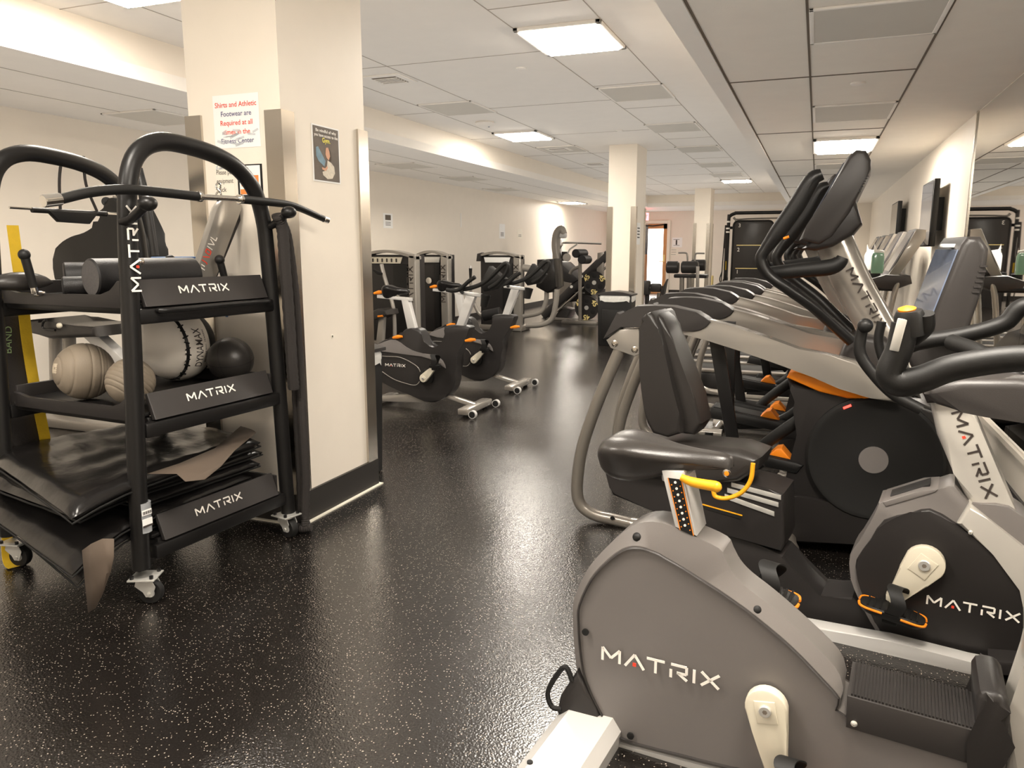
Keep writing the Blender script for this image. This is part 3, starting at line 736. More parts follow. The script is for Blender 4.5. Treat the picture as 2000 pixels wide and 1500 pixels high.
# ================================================================== suspension ellipticals in a row
E0 = Frame(-.777, 3.70, -3)
WID = .70
def make_elliptical():
    E = E0
    t = TF(E, 'elliptical_trainer', 'nearest silver elliptical, with the orange flywheel cover and big dark disc in plain view', 'elliptical trainer', 'silver ellipticals in a row')
    # rear uprights, both sides
    path = E.P([(1216, 672), (1186, 740), (1158, 810), (1136, 880), (1127, 950), (1134, 985), (1160, 1005), (1200, 1015), (1245, 1026)], 0)
    for k, dv in enumerate((0, WID)):
        b = B().m('silver2').tube([p + Vector((0, dv, 0)) for p in path], .031, 16, 6)
        e = path[-1] + Vector((0, dv, 0))
        b.m('silver').tube([e - Vector((.03, 0, 0)), e + Vector((.14, 0, 0))], .037, 16, 1)
        fr_ = b.make('rear_upright', None, t)
        if k == 0: b = B(); hole(b, E.V(1196, 1012, -.036), .011); b.make('tube_hole', None, fr_)
        b = B()
        b.m('silver').prism(E.O([(1184, 664), (1210, 643), (1248, 641), (1252, 690), (1240, 696), (1193, 680)], -.03), dv - .034 * 1, dv + .034, bev=.006)
        for q in ((1201, 671), (1240, 683)):
            c = E.V(*q, -.034); c.y = dv - .034; bolt(b, c, .013, key='steel')
        b.make('upright_bracket', None, fr_)
    b = B().m('silver').tube([(.10, 0, .04), (.10, WID, .04)], .03, 14, 1)
    b.m('rubber')
    for y in (-.02, WID + .02): b.cyl((.06, y, .0), (.06, y, .03), .035, 14)
    b.make('rear_foot', None, t)
    # long overhead rails and their end caps
    ru = E.O([(1290, 640), (1340, 618), (1388, 626), (1440, 640), (1500, 660), (1560, 682), (1620, 694), (1672, 706), (1710, 732), (1748, 775), (1758, 790), (1700, 778), (1640, 760), (1590, 738), (1520, 712), (1440, 684), (1380, 665), (1330, 652)], -.04)
    cp = E.O([(1178, 662), (1192, 636), (1205, 610), (1212, 616), (1238, 600), (1244, 597), (1280, 597), (1313, 599), (1360, 610), (1376, 620), (1388, 629), (1379, 639), (1368, 645), (1355, 648), (1330, 647), (1294, 641), (1212, 636), (1186, 656)], -.05)
    for dv in (0, WID):
        B().prism(ru, dv - .04, dv + .05, bev=.028, seg=4).make('overhead_rail', 'silver', t)
        B().prism(cp, dv - .052, dv + .062, bev=.022, seg=3).make('rail_end_cap', 'char', t)
    # front housing
    hz = E.O([(1538, 742), (1543, 762), (1552, 785), (1560, 800), (1556, 850), (1540, 910), (1528, 960), (1526, 975), (1600, 980), (1700, 1000), (1760, 1030), (1860, 1040), (1880, 960), (1860, 850), (1825, 800), (1770, 776), (1700, 778), (1640, 776), (1590, 762)], .06)
    B().prism(hz, .06, WID - .06, bev=.03, seg=3).make('front_housing', 'dark', t)
    orp = E.O([(1536, 738), (1541, 728), (1552, 726), (1600, 738), (1700, 762), (1770, 778), (1700, 780), (1655, 779), (1600, 766)], .03)
    B().prism(orp, .03, WID - .03, bev=.012, seg=3).make('orange_cover', 'orange', t)
    fl = E.O([(1524, 968), (1560, 970), (1640, 985), (1700, 1002), (1760, 1030), (1880, 1075), (1880, 1100), (1700, 1060), (1530, 1060)], .03)
    B().prism(fl, .03, WID - .03, bev=.012).make('lower_fender', 'dark', t)
    c = E.V(1706, 898, .03); R0 = .285
    for dv, s in ((.035, -1), (WID - .035, 1)):
        cc_ = (c.x, dv, c.z)
        b = B().m('rubber').lathe([(R0, -.03), (R0, 0), (R0 - .012, .012), (R0 - .03, .012), (R0 - .05, .004), (.08, .010), (.001, .011)], cc_, (0, s, 0), 48)
        b.m('grey').lathe([(.062, .009), (.060, .014), (.001, .0145)], cc_, (0, s, 0), 32)
        d = b.make('crank_disc', None, t)
        if s < 0:
            a = math.radians(118)
            B().box((c.x + math.cos(a) * (R0 - .022), dv - .014, c.z + math.sin(a) * (R0 - .022)), (.035, .003, .010), Matrix.Rotation(-(a - PI / 2), 3, 'Y'), bev=.001).make('red_indicator', 'led', d)
    # suspended legs: dark flat links, foot platforms, diagonal arms
    for k, (v, ph) in enumerate(((.13, 0), (WID - .13, 1))):
        du = .0 if not ph else -.10
        top = Vector((.33, v, 1.02)); bot = Vector((.45 + du, v, .44 + (.09 if ph else 0)))
        d = (bot - top).normalized(); n = Vector((d.z, 0, -d.x))
        l = B().prism([(top.x - .035, top.z), (top.x + .035, top.z), (bot.x + .03, bot.z), (bot.x - .03, bot.z)], v - .012, v + .012, bev=.005).make('suspension_link', 'black', t)
        px, pz = bot.x, bot.z
        b = B().m('black2').prism([(px - .10, pz - .03), (px + .30, pz - .075), (px + .33, pz - .03), (px + .30, pz - .02), (px - .08, pz + .03)], v - .085, v + .085, bev=.015)
        b.m('rubber').prism([(px - .07, pz + .026), (px + .27, pz - .018), (px + .27, pz - .014), (px - .07, pz + .032)], v - .065, v + .065)
        fp_ = b.make('foot_platform', None, t)
        B().prism([(px + .17, pz - .005), (px + .27, pz - .015), (px + .225, pz + .035), (px + .20, pz + .028)], v - .06, v + .04, bev=.006).make('orange_toe_stop', 'orange', fp_)
        B().tube([(px + .05, v, pz - .07), (.62, v, .50 + .0), (.78, v, .64)], [.026, .028, .03], 12, 4, flat=.6, up=(0, 0, 1)).make('drive_arm', 'black2', t)
    # base rails
    b = B().m('silver2')
    b.tube([(.05, WID / 2 - .12, .045), (1.0, WID / 2 - .12, .045)], .03, 14, 1).tube([(.05, WID / 2 + .12, .045), (1.0, WID / 2 + .12, .045)], .03, 14, 1)
    b.tube([(.72, -.05, .045), (.76, -.10, .05), (.74, .0, .05), (.72, .3, .05)], .032, 14, 5)
    b.make('base_tube', None, t)
    # mast
    v = WID / 2
    tp, bt = E.V(1622, 490, v), E.V(1752, 700, v)
    tp2 = E.V(1628, 470, v)
    mast = B().tube([tp2, E.V(1662, 548, v), E.V(1700, 618, v), E.V(1738, 690, v), E.V(1762, 740, v)], [.085, .085, .085, .09, .10], 24, 5, flat=.85, up=(1, 0, 0)).make('mast', 'silver', t)
    m0 = E.V(1652, 530, v - .075); m1 = E.V(1716, 645, v - .075); dd = m1 - m0
    logo(mast, (m0.x - .0, v - .078, m0.z), (dd.x, 0, dd.z), (-dd.z, 0, dd.x), dd.length, 'ink', dot=False, th=.003)
    B().prism(E.O([(1630, 720), (1650, 670), (1690, 655), (1730, 660), (1770, 700), (1800, 780), (1700, 760)], v - .14), v - .16, v + .16, bev=.03, seg=3).make('pivot_cover', 'char', t)
    # console: upright slab + cup tray + bracket
    cs = E.O([(1655, 306), (1672, 292), (1692, 293), (1701, 312), (1701, 330), (1690, 352), (1660, 415), (1625, 462), (1600, 478), (1560, 470), (1575, 440), (1612, 385)], v - .19)
    co = B().prism(cs, v - .19, v + .19, bev=.02, seg=3).make('console', 'char', t)
    b = B().m('rubber')
    for i in range(7): b.box(E.V(1694 - i * 2.6, 344 + i * 5, v - .192), (.010, .006, .004))
    b.make('console_grille', None, co)
    fa, fb = Vector((cs[0][0], 0, cs[0][1])), Vector((cs[9][0], 0, cs[9][1])); dv_ = fb - fa; nn = Vector((dv_.z, 0, -dv_.x)).normalized(); nn = nn if nn.x < 0 else -nn
    def o_(vv, f, off): return Vector((fa.x, vv, fa.z)) + dv_ * f + nn * off
    B().loft([[o_(a, f, -.002) for a, f in ((v - .17, .06), (v + .17, .06), (v + .17, .7), (v - .17, .7))], [o_(a, f, .004) for a, f in ((v - .165, .07), (v + .165, .07), (v + .165, .69), (v - .165, .69))]]).make('screen', 'screen', co)
    tr = E.O([(1550, 470), (1562, 425), (1574, 402), (1584, 404), (1612, 400), (1640, 420), (1675, 360), (1688, 440), (1660, 462), (1625, 480), (1600, 488), (1560, 484)], v - .22)
    B().prism(E.O([(1598, 460), (1640, 415), (1664, 366), (1684, 436), (1665, 458), (1625, 482), (1590, 490), (1565, 486)], v - .17), v - .175, v + .175, bev=.02, seg=3).make('console_tray', 'dark', t)
    # fixed handlebar
    B().tube(E.P([(1498, 534), (1560, 528), (1620, 522), (1640, 512), (1646, 502)], .10), [.030, .034, .036, .032, .024], 14, 5, flat=.8).make('fixed_handlebar', 'black2', t)
    # moving arms
    pa = E.P([(1662, 672), (1620, 632), (1582, 597), (1532, 560), (1500, 535), (1486, 508), (1496, 485), (1520, 452), (1555, 402), (1585, 352), (1606, 340)], -.02)
    for dv in (0, WID - .02):
        a = B().tube([p + Vector((0, dv + .12 * max(0, 1 - i / 3) * (1 if dv == 0 else -1), 0)) for i, p in enumerate(pa)], [.026, .025, .024, .024, .025, .026, .026, .03, .031, .030, .022], 14, 6).make('moving_arm', 'black', t)
        g = [p + Vector((0, dv, 0)) for p in pa[6:]]
        B().tube(g, [.027, .036, .038, .034, .024], 14, 6, flat=.85).make('arm_grip', 'black2', a)
    B().tube(E.P([(1530, 466), (1541, 462)], -.05), .006, 8, 1).make('orange_thumb_switch', 'orange', t)
    return t
ell = make_elliptical()
ELL = [(-.84, 4.83, 'second silver elliptical from the camera, its rail caps just behind the nearest pair'),
       (-.74, 5.88, 'third silver elliptical from the camera in the row'),
       (-.72, 6.85, 'fourth and last silver elliptical, farthest from the camera')]
for x, y, lb in ELL:
    dup(ell, (x, y, 0), E0.a + .02, lb)

# ================================================================== treadmills behind them
def make_treadmill(x, y):
    t = T('treadmill', 'nearest treadmill with silver-edged console and a green bottle in its holder', 'treadmill', (x, y, 0), 0, 'treadmills facing the right wall')
    B().box((.2, 0, .10), (1.75, .74, .20), bev=.02).make('deck', 'dark', t)
    B().box((.1, 0, .205), (1.5, .5, .012), bev=.004).make('belt', 'rubber', t)
    for s in (-1, 1): B().box((.15, s * .31, .215), (1.6, .09, .03), bev=.01).make('side_rail', 'silver2', t)
    B().prism([(.88, .08), (1.45, .08), (1.5, .2), (1.35, .34), (1.05, .36), (.88, .24)], -.37, .37, bev=.04, seg=3).make('motor_cover', 'char', t)
    for s in (-1, 1): B().tube([(1.2, s * .40, .1), (1.22, s * .40, .5), (1.28, s * .38, 1.0), (1.32, s * .33, 1.12)], .035, 12, 5, flat=.7).make('upright', 'silver', t)
    for s in (-1, 1): B().tube([(1.3, s * .35, 1.05), (1.0, s * .36, 1.05), (.75, s * .36, 1.0)], .02, 12, 5).make('handrail', 'black2', t)
    B().prism([(1.05, 1.13), (1.08, 1.07), (1.28, 1.04), (1.42, 1.1), (1.40, 1.17), (1.2, 1.18)], -.38, .38, bev=.02, seg=2).make('console_tray', 'char', t)
    co = B().prism([(1.22, 1.17), (1.30, 1.14), (1.50, 1.50), (1.50, 1.57), (1.42, 1.58)], -.30, .30, bev=.015, seg=3).make('console', 'char', t)
    for s in (-1, 1): B().prism([(1.225, 1.175), (1.30, 1.145), (1.50, 1.50), (1.50, 1.57), (1.42, 1.575), (1.30, 1.30)], s * .30 - .012, s * .30 + .012, bev=.004).make('console_rim', 'silver', co)
    fa = Vector((1.22, 0, 1.17)); fb = Vector((1.42, 0, 1.58)); dv_ = fb - fa; nn = Vector((-dv_.z, 0, dv_.x)).normalized()
    B().loft([[Vector((fa.x, a, fa.z)) + dv_ * f + nn * o for a, f in ((-.27, .08), (.27, .08), (.27, .94), (-.27, .94))] for o in (-.002, .004)]).make('screen', 'screen', co)
    for s in (-1, 1): B().cyl((1.12, s * .30, 1.12), (1.12, s * .30, 1.19), .045, 18).make('cup_holder', 'black2', t)
    return t
tmx = -.62
tm = make_treadmill(tmx, 8.05)
for i, (y, lb) in enumerate(((9.15, 'second treadmill, its pale console behind the green bottle'), (10.25, 'third treadmill along the right wall'), (11.35, 'fourth treadmill along the right wall'), (12.45, 'fifth and farthest treadmill by the right wall'))):
    dup(tm, (tmx, y, 0), 0, lb)
def bottle(x, y, z, key, lb):
    t = T('spray_bottle', lb, 'bottle', (x, y, z))
    B().prism([(-.045, 0), (.045, 0), (.05, .02), (.05, .15), (.04, .18), (-.04, .18), (-.05, .15), (-.05, .02)], -.04, .04, bev=.012, seg=3).make('body', key, t)
    B().prism([(-.035, .18), (.045, .18), (.045, .20), (-.02, .205), (-.035, .26)], -.018, .018, bev=.005).make('cap', 'paper', t)
bottle(.50, 7.58, 1.19, 'green', 'clear green spray bottle in front of the nearest treadmill console')
bottle(.50, 8.68, 1.19, 'paper', 'white spray bottle just left of the green one')

# televisions on the right wall
def tv(p0, p1, lb, g='wall televisions'):
    x = XR - .10
    a = onX(*p0, x); c = onX(*p1, x); h = abs(a.z - c.z)
    y0, y1 = min(a.y, c.y), max(a.y, c.y)
    t = T('wall_television', lb, 'television', (x, (y0 + y1) / 2, c.z), 0, g)
    B().box((0, 0, h / 2), (.05, y1 - y0, h), bev=.006).make('bezel', 'black2', t)
    B().box((-.027, 0, h / 2), (.003, (y1 - y0) - .03, h - .03)).make('screen', 'screen', t)
    B().box((.06, 0, h / 2), (.08, .3, .3)).make('wall_bracket', 'black', t)
tv((1832, 348), (1798, 482), 'nearer flat television mounted on the right wall')
tv((1759, 392), (1741, 466), 'farther flat television on the right wall')
b = sbox('trim_3', XR - .45, XR - .43, YR - .006, YR, 0, ZR, 'paperc'); sbox('trim_4', XB + .1, XB + .12, YR - .006, YR, 0, ZR, 'paperc')
# ================================================================== storage rack on casters
K = Frame(-2.42, 2.19, -4)
t = TF(K, 'storage_rack', 'black wheeled rack with three labelled shelves beside the big pillar', 'storage rack')
near = [(-.045, .15), (-.03, .5), (-.005, .95), (.02, 1.45), (.045, 1.66), (.10, 1.765), (.20, 1.812), (.33, 1.812), (.48, 1.79), (.60, 1.745), (.69, 1.66), (.735, 1.54), (.752, 1.38), (.775, .9), (.79, .45), (.80, .11)]
for u in (0.0, -.84):
    B().tube([(u, v, z) for v, z in near], .036, 18, 5, flat=.9).make('end_frame', 'black', t)
def shelf(z, lip, name='shelf'):
    b = B().m('black')
    x0, x1, y0, y1 = -.78, -.01, .02, .74
    b.box(((x0 + x1) / 2, (y0 + y1) / 2, z - .008), (x1 - x0, y1 - y0, .016), bev=.004)
    def rim(p, q, h, inn):
        p = Vector(p); q = Vector(q); n = Vector(inn)
        b.loft([[r, r + Vector((0, 0, h)) - n * .012, r + Vector((0, 0, h)) - n * .000, r + n * .006] for r in (p, q)])
    b.m('dark')
    b.prism([(x0 + .0, z - .035), (x1 - .02, z - .035), (x1 - .02, z + .075), (x1 - .06, z + .07), (x1 - .10, z + .03), (x1 - .16, z + .012), (x0 + .1, z + .012), (x0 + .05, z + .02), (x0, z + .03)], y0 - .012, y0 + .006, bev=.004)
    b.box(((x0 + x1) / 2, y1, z + .01), (x1 - x0, .014, .09), bev=.004)
    b.box((x0, (y0 + y1) / 2, z + .01), (.014, y1 - y0, .09), bev=.004)
    s = b.make(name, None, t)
    # slanted label plate facing the aisle
    P_ = [(.026, z - .028), (.004, z - .034), (-.03, z + .07), (-.012, z + .075)]
    l = B().m('char').prism([(a, c) for a, c in P_], .055, .715, bev=.005).make('label_plate', None, s)
    d = Vector((-.012 - .026, 0, .103)).normalized()
    n = Vector((d.z, 0, -d.x))
    O = Vector((.026, .235, z - .028)) + d * .045 + n * .0012
    logo(l, O, (0, 1, 0), d, .26, 'logo', dot=False)
    B().box((.0, .385, z - .065), (.055, .75, .06), bev=.01).make('cross_beam', 'black', s)
    B().box((-.84, .385, z - .065), (.05, .75, .06), bev=.01).make('cross_beam', 'black', s)
    B().box((-.42, .06, z - .04), (.84, .04, .04), bev=.008).make('cross_beam', 'black', s)
    B().box((-.42, .70, z - .04), (.84, .04, .04), bev=.008).make('cross_beam', 'black', s)
    return s
S1, S2, S3 = shelf(1.21, 0), shelf(.765, 0), shelf(.265, 0)
B().tube([(.032, .10, 1.165), (.06, .13, 1.165), (.062, .40, 1.168), (.06, .66, 1.168), (.03, .69, 1.168)], .011, 12, 4).make('pull_handle', 'black', t)
for v, z, px in ((.0, 1.50, 0), (.745, 1.50, 1)):
    b = B().m('black').tube([(.0, v, z), (.05, v + .0, z + .01), (.13, v + (.0), z + .055)], .017, 12, 4).ball((.145, v, z + .064), .034, 18, 12, (1, 1, .8))
    b.make('bar_hook', None, t)
b = B()
for z in (1.545, 1.355): bolt(b, (.034, .045, z), .009, (1, 0, 0), 'chrome')
b.make('frame_bolts', None, t)
logo(t, (.0365, .032, 1.245), (0, .02, 1), (0, -1, .02), .315, 'logo', stretch=1.15)
b = B().m('film').lathe([(.0375, 0), (.0378, .12)], (0, -.028, .30), (0, .03, 1), 24); b.make('clear_tape', None, t)
b = B().m('paper').box((.0385, -.03, .385), (.001, .045, .022)); b.m('paper').box((.0385, -.03, .345), (.001, .045, .030))
b.m('ink')
for i in range(12): b.box((.0393, -.048 + i * .0034, .372 + .012), (.0006, .0012 + .0008 * (i % 3), .012))
b.box((.0393, -.03, .330), (.0006, .044, .008))
b.make('barcode_sticker', None, t)
def caster(x, y, a):
    g = Vector((x, y, 0)); R = Matrix.Rotation(a, 3, 'Z')
    b = B().m('zinc').box(g + Vector((0, 0, .112)), (.105, .105, .007), R, bev=.002)
    for sx in (-1, 1):
        for sy in (-1, 1): b.m('black').cyl(g + R @ Vector((sx * .038, sy * .038, .114)), g + R @ Vector((sx * .038, sy * .038, .128)), .008, 8)
    b.m('zinc').cyl(g + Vector((0, 0, .095)), g + Vector((0, 0, .110)), .032, 20)
    c = b.make('caster', None, t)
    off = Vector((.018, 0, 0))
    b = B().m('zinc')
    for sy in (-1, 1):
        pr = [(-.03, .098), (.035, .098), (.045, .075), (.038, .055), (.03, .034), (.006, .034), (-.005, .055), (-.035, .08)]
        A_ = [g + R @ Vector((p, sy * .024, z)) for p, z in pr]; C_ = [g + R @ Vector((p, sy * .027, z)) for p, z in pr]
        b.loft([A_, C_])
    b.make('fork', None, c)
    ax = R @ Vector((0, 1, 0)); w0 = g + R @ Vector((.018, 0, .048))
    B().m('rubber').lathe([(.030, -.018), (.044, -.018), (.048, -.010), (.048, .010), (.044, .018), (.030, .018)], w0, ax, 28).make('tyre', None, c)
    b = B().m('white').lathe([(.001, -.020), (.012, -.024), (.014, -.019), (.031, -.016), (.031, .016), (.014, .019), (.012, .024), (.001, .020)], w0, ax, 24)
    for s_ in (-1, 1): b.m('zinc').lathe([(.007, s_ * .02), (.007, s_ * .031), (.001, s_ * .032)], w0, ax, 8)
    b.make('wheel_hub', None, c)
caster(.0, -.03, .5); caster(.01, .775, -.15); caster(-.84, -.02, .3); caster(-.84, .775, .4)

def kw(u, v, z=0): q = K.o + K.u * u + K.v * v; return Vector((q.x, q.y, z))
# ---- lat bar resting on the hooks
t = T('pulldown_bar', 'long black pulldown bar with chrome middle lying across the rack hooks', 'cable bar', kw(.08, .37, 1.58), K.a)
def kl(px, py, u): q = K.U(px, py, u); return Vector((q.x - .08, q.y - .37, q.z - 1.58))
pts = [kl(*q, .085) for q in ((84, 393), (118, 389), (178, 375), (245, 370), (310, 375), (388, 384), (468, 389), (545, 397), (578, 404), (640, 431))]
B().tube(pts[3:8], .0115, 14, 6).make('chrome_bar', 'chrome', t)
B().tube(pts[1:6], [.017, .018, .018, .018, .018], 14, 6).make('rubber_grip', 'black2', t)
B().tube(pts[6:9] + [pts[8] * .15 + pts[9] * .85], [.018, .017, .016, .015], 14, 6).make('rubber_grip', 'black2', t)
for a, c, r in ((pts[0], pts[1], .021), (pts[9], pts[9] * .85 + pts[8] * .15, .0165)):
    B().m('chrome').cyl(a, c, r, 20, ch=.003).make('end_cap', None, t)
for q in (pts[5], pts[6]): B().cyl(q - Vector((0, .006, 0)), q + Vector((0, .012, 0)), .021, 20, ch=.002).make('chrome_collar', 'chrome', t)
m = kl(427, 384, .085)
B().tube([m + Vector((0, -.004, -.018)), m + Vector((0, .014, -.004)), m + Vector((0, .010, .018)), m + Vector((0, -.010, .034)), m + Vector((0, -.004, .052)), m + Vector((0, .012, .05)), m + Vector((0, .012, .032)), m + Vector((0, -.010, .012)), m + Vector((0, -.014, -.004)), m + Vector((0, -.004, -.018))], .004, 8, 4).make('snap_hook', 'chrome', t)

# ---- second, thin bar hung on two straps from the far end frame
t = T('straight_bar', 'thin chrome bar with black padded middle hanging on two straps inside the rack', 'cable bar', kw(-.84, .37, 1.57), K.a)
def kl2(px, py, u=-.84): q = K.U(px, py, u); return Vector((q.x + .84, q.y - .37, q.z - 1.57))
a, c = kl2(18, 405), kl2(232, 418)
B().tube([a, c], .006, 10, 1).make('rod', 'chrome', t)
B().tube([kl2(62, 410), kl2(208, 418)], .012, 12, 1).make('sleeve', 'black2', t)
z0 = kl2(90, 412); z1 = kl2(190, 418); zc = (z0.z + z1.z) / 2
B().prism([(z0.y, zc + .006), (z1.y, zc + .004), (z1.y - .05, zc - .05), (z0.y + .05, zc - .045)], -.015, .015, bev=.006, ax='vz').make('centre_pad', 'black2', t)
for p, q, r in (((122, 300), (116, 350), (118, 412)), ((163, 305), (168, 360), (190, 414))):
    B().tube([kl2(*p), kl2(*q), kl2(*r)], .0065, 8, 5).make('hanging_strap', 'rope', t)

# ---- foam rollers, handles on the top shelf (surface z = 1.21)
def lying(name, label, cat, p, q, r, key, capkey=None, group=None, hole_r=0):
    """a cylinder lying on something, from p to q in the rack's axes"""
    P_, Q_ = kw(*p), kw(*q); c = (P_ + Q_) / 2
    t = T(name, label, cat, (c.x, c.y, c.z - r), 0, group)
    a = P_ - c; d = Q_ - c; ax = (d - a); L = ax.length
    B().lathe([(r - .006, 0), (r, .006), (r, L - .006), (r - .006, L)], a + Vector((0, 0, r)), ax, 36).make('body', key, t)
    u_ = ax.normalized()
    B().lathe([(r - .007, .0), (r * .3, -.0012), (.001, -.0012)], a + Vector((0, 0, r)), ax, 32).make('end_face', capkey or key, t)
    return t
MT['roller_end'] = mat('cut_foam', (0.075, 0.068, 0.064), 0.8, bump=0.5, bscale=300, var=.3, vscale=120)
lying('foam_roller', 'largest black foam roller at the front of the top shelf', 'foam roller', (-.26, .04, 1.289), (-.18, .48, 1.289), .076, 'foam', 'roller_end', 'foam rollers')
lying('foam_roller', 'grey-ended foam roller lying behind the largest one', 'foam roller', (-.68, .22, 1.278), (-.53, .46, 1.278), .066, 'foam', 'roller_end', 'foam rollers')
lying('foam_roller', 'slim short roller in front of the large foam roller', 'foam roller', (-.42, .03, 1.252), (-.30, .20, 1.252), .040, 'foam', 'roller_end', 'foam rollers')
def cable_handle(p, q, label, lean=0):
    t = T('cable_handle', label, 'cable handle', kw(*p), K.a, 'cable handles on the top shelf')
    d = Vector((q[0] - p[0], q[1] - p[1], q[2] - p[2]))
    B().tube([d * .22, d * .6, d], [.015, .017, .017], 14, 4).ball(d, .023, 16, 10).make('rubber_grip', 'black2', t)
    B().tube([(-.03, .05, .012), (0, .03, .010), (0, 0, .012), d * .12, d * .24], [.008, .010, .013, .014, .013], 12, 5).make('chrome_elbow', 'chrome', t)
q0 = K.U(68, 550, -.52); q1 = K.U(44, 468, -.52)
cable_handle((-.52, q0.y, 1.212), (-.52, q1.y, 1.212 + (q1.z - q0.z)), 'black cable handle with chrome elbow standing at the left end')
for a_, c_, lb in (((350, 536), (330, 472), 'black cable handle standing just right of the large foam roller'), ((443, 536), (427, 477), 'black cable handle at the right end of the top shelf')):
    q0 = K.U(*a_, -.22); q1 = K.U(*c_, -.22)
    cable_handle((-.22, q0.y, 1.212), (-.22, q1.y, 1.212 + (q1.z - q0.z)), lb)
# leather-like pouch and coil at the left end
b = B(); c0 = K.U(30, 548, -.62)
rings = []
for i in range(9):
    f = i / 8; w_ = math.sin(PI * min(1, f * 1.0 + .02)) ** .6 * .05 + .004
    rings.append([Vector((-.04 + f * .02, -.10 + .26 * f, 0)) + Vector((w_ * math.cos(a) * .9, 0, .045 + w_ * math.sin(a) * (.9 if math.sin(a) > 0 else .55))) for a in (2 * PI * k / 14 for k in range(14))])
o = b.loft(rings).make('ankle_strap_pouch', 'vinyl2'); o.location = kw(-.60, c0.y, 1.216); o.rotation_euler = (0, 0, K.a)
tag(o, 'dark folded ankle strap lying on the left end of the top shelf', 'ankle strap')
# silver paddle leaning on the bar
lp = [K.U(*q, -.30) for q in ((366, 540), (408, 540), (466, 386), (462, 368), (444, 362), (430, 366), (417, 384))]
lo_ = min(q.z for q in lp)
t = T('bench_frame_arm', 'inclined silver machine arm with rounded top showing behind the rack', 'machine arm', kw(-.30, lp[0].y, 1.222), K.a)
pl = [(q.y - lp[0].y, q.z - lo_) for q in lp]
B().prism(pl, -.02, .02, bev=.006, ax='vz').make('arm_plate', 'silver', t)
B().prism([(a + .012, c) for a, c in pl[1:5]] + [(pl[4][0] + .05, pl[4][1] - .01), (pl[2][0] + .045, pl[2][1] - .02), (pl[1][0] + .04, pl[1][1])], -.045, -.018, bev=.004, ax='vz').make('arm_side', 'dark', t)
dd = Vector((0, pl[2][0] - pl[1][0], pl[2][1] - pl[1][1])).normalized()
b = B(); nn = Vector((0, dd.z, -dd.y)); O = Vector((.0212, (pl[0][0] + pl[1][0]) / 2 - .01, .10))
for k, S in enumerate(([(0, 0), (0, 1)], [(1.2, 0), (1.2, .9), (1.0, 1)], [(.5, .2), (.5, .8)], [(1.7, 0), (2.3, 1)], [(2.6, .1), (3.2, .1), (3.2, .9), (2.6, .9), (2.6, .1)], [(3.6, 0), (3.6, 1)], [(4.0, 0), (4.5, 1), (4.9, .1)], [(5.2, 0), (5.2, 1), (5.8, 1)])):
    b.m('red' if k in (1, 3, 4) else 'logo'); _stroke(b, S, .16, O, dd * .030, nn * .035, Vector((1, 0, 0)), .001)
b.make('worn_lettering', None, t)
# blue box behind
o = B().box((0, 0, .0775), (.13, .20, .155), bev=.004).make('storage_box', 'blue'); o.location = kw(-.42, .615, 1.211); o.rotation_euler = (0, 0, K.a)
tag(o, 'blue cardboard box at the back of the top shelf', 'box')

# ---- balls on the middle shelf (surface z = .766)
def slam(px, py, r, label, lines, ax, z0=.767):
    c = K.Z(px, py, z0 + r); p = kw(c.x, c.y, z0)
    t = T('slam_ball', label, 'ball', p, K.a, 'grey slam balls')
    C_ = Vector((0, 0, r)); A = Vector(ax).normalized()
    pr = []
    n = 60
    for i in range(n + 1):
        a = PI * i / n; h = -math.cos(a); g = 0
        for l in lines:
            g = max(g, math.exp(-((h - l) / .018) ** 2))
        pr.append((r * math.sin(a) * (1 - .03 * g) + 1e-4, r * h * (1 - .03 * g)))
    B().lathe(pr, C_, A, 48).make('body', 'ball', t)
    return t, C_, A, r
t, C_, A, r = slam(165, 725, .120, 'larger grey slam ball with worn print on its left side', (-.86, -.55, 0, .3, .42, .54, .66), (.35, .93, -.12))
b = B().m('balllt'); 
for i in range(7):
    for j in range(5):
        if random.random() < .72:
            d = (-A + Vector((.02 + .55 * 0, 0, .10)) + Vector(((i - 3) * .04, 0, (j - 2) * .07)) + Vector((.12, 0, 0))).normalized()
            b.lathe([(.0045, -.001), (.0045, .0012), (.001, .0014)], C_ + d * r, d, 6)
b.make('worn_print', None, t)
slam(255, 745, .096, 'smaller ribbed grey slam ball behind the front post of the rack', (-.7, -.5, -.3, -.1, .1, .3, .5, .7), (.1, .6, .6))
# tall white and black stitched medicine ball
c = K.Z(345, 672, .945); r = .178
t = T('medicine_ball', 'large white and black stitched medicine ball, the biggest on the middle shelf', 'ball', kw(c.x, c.y, .768), K.a)
C_ = Vector((0, 0, r)); A = Vector((.05, 1, .06)).normalized()
X_ = Vector((1, 0, 0)); X_ = (X_ - A * X_.dot(A)).normalized(); Z_ = X_.cross(A); Z_ = Z_ if Z_.z > 0 else -Z_
for key, h0, h1, nm in (('offwhite', -1, -.42, 'white_panel'), ('black2', -.42, -.34, 'lacing_band'), ('offwhite', -.34, .32, 'white_panel'), ('black2', .32, 1, 'right_panel')):
    pr = []
    for i in range(15):
        h = h0 + (h1 - h0) * i / 14; edge = min(i, 14 - i) / 2.0; pin = 1 - .010 * max(0, 1 - edge)
        pr.append((r * math.sqrt(max(0, 1 - h * h)) * pin + 1e-4, r * h * pin))
    B().lathe(pr, C_, A, 48).make(nm, key, t)
b = B().m('black2')
for i in range(16):
    a = -1.2 + i * .17; h = -.38; rr = math.sqrt(1 - h * h)
    d = A * h + (X_ * math.cos(a) + Z_ * math.sin(a)) * rr
    b.box(C_ + d * (r + .001), (.006, .034, .007), Matrix.Rotation(.5 * ((i % 2) * 2 - 1) * .6, 3, 'X'), bev=.002)
b.make('lacing', None, t)
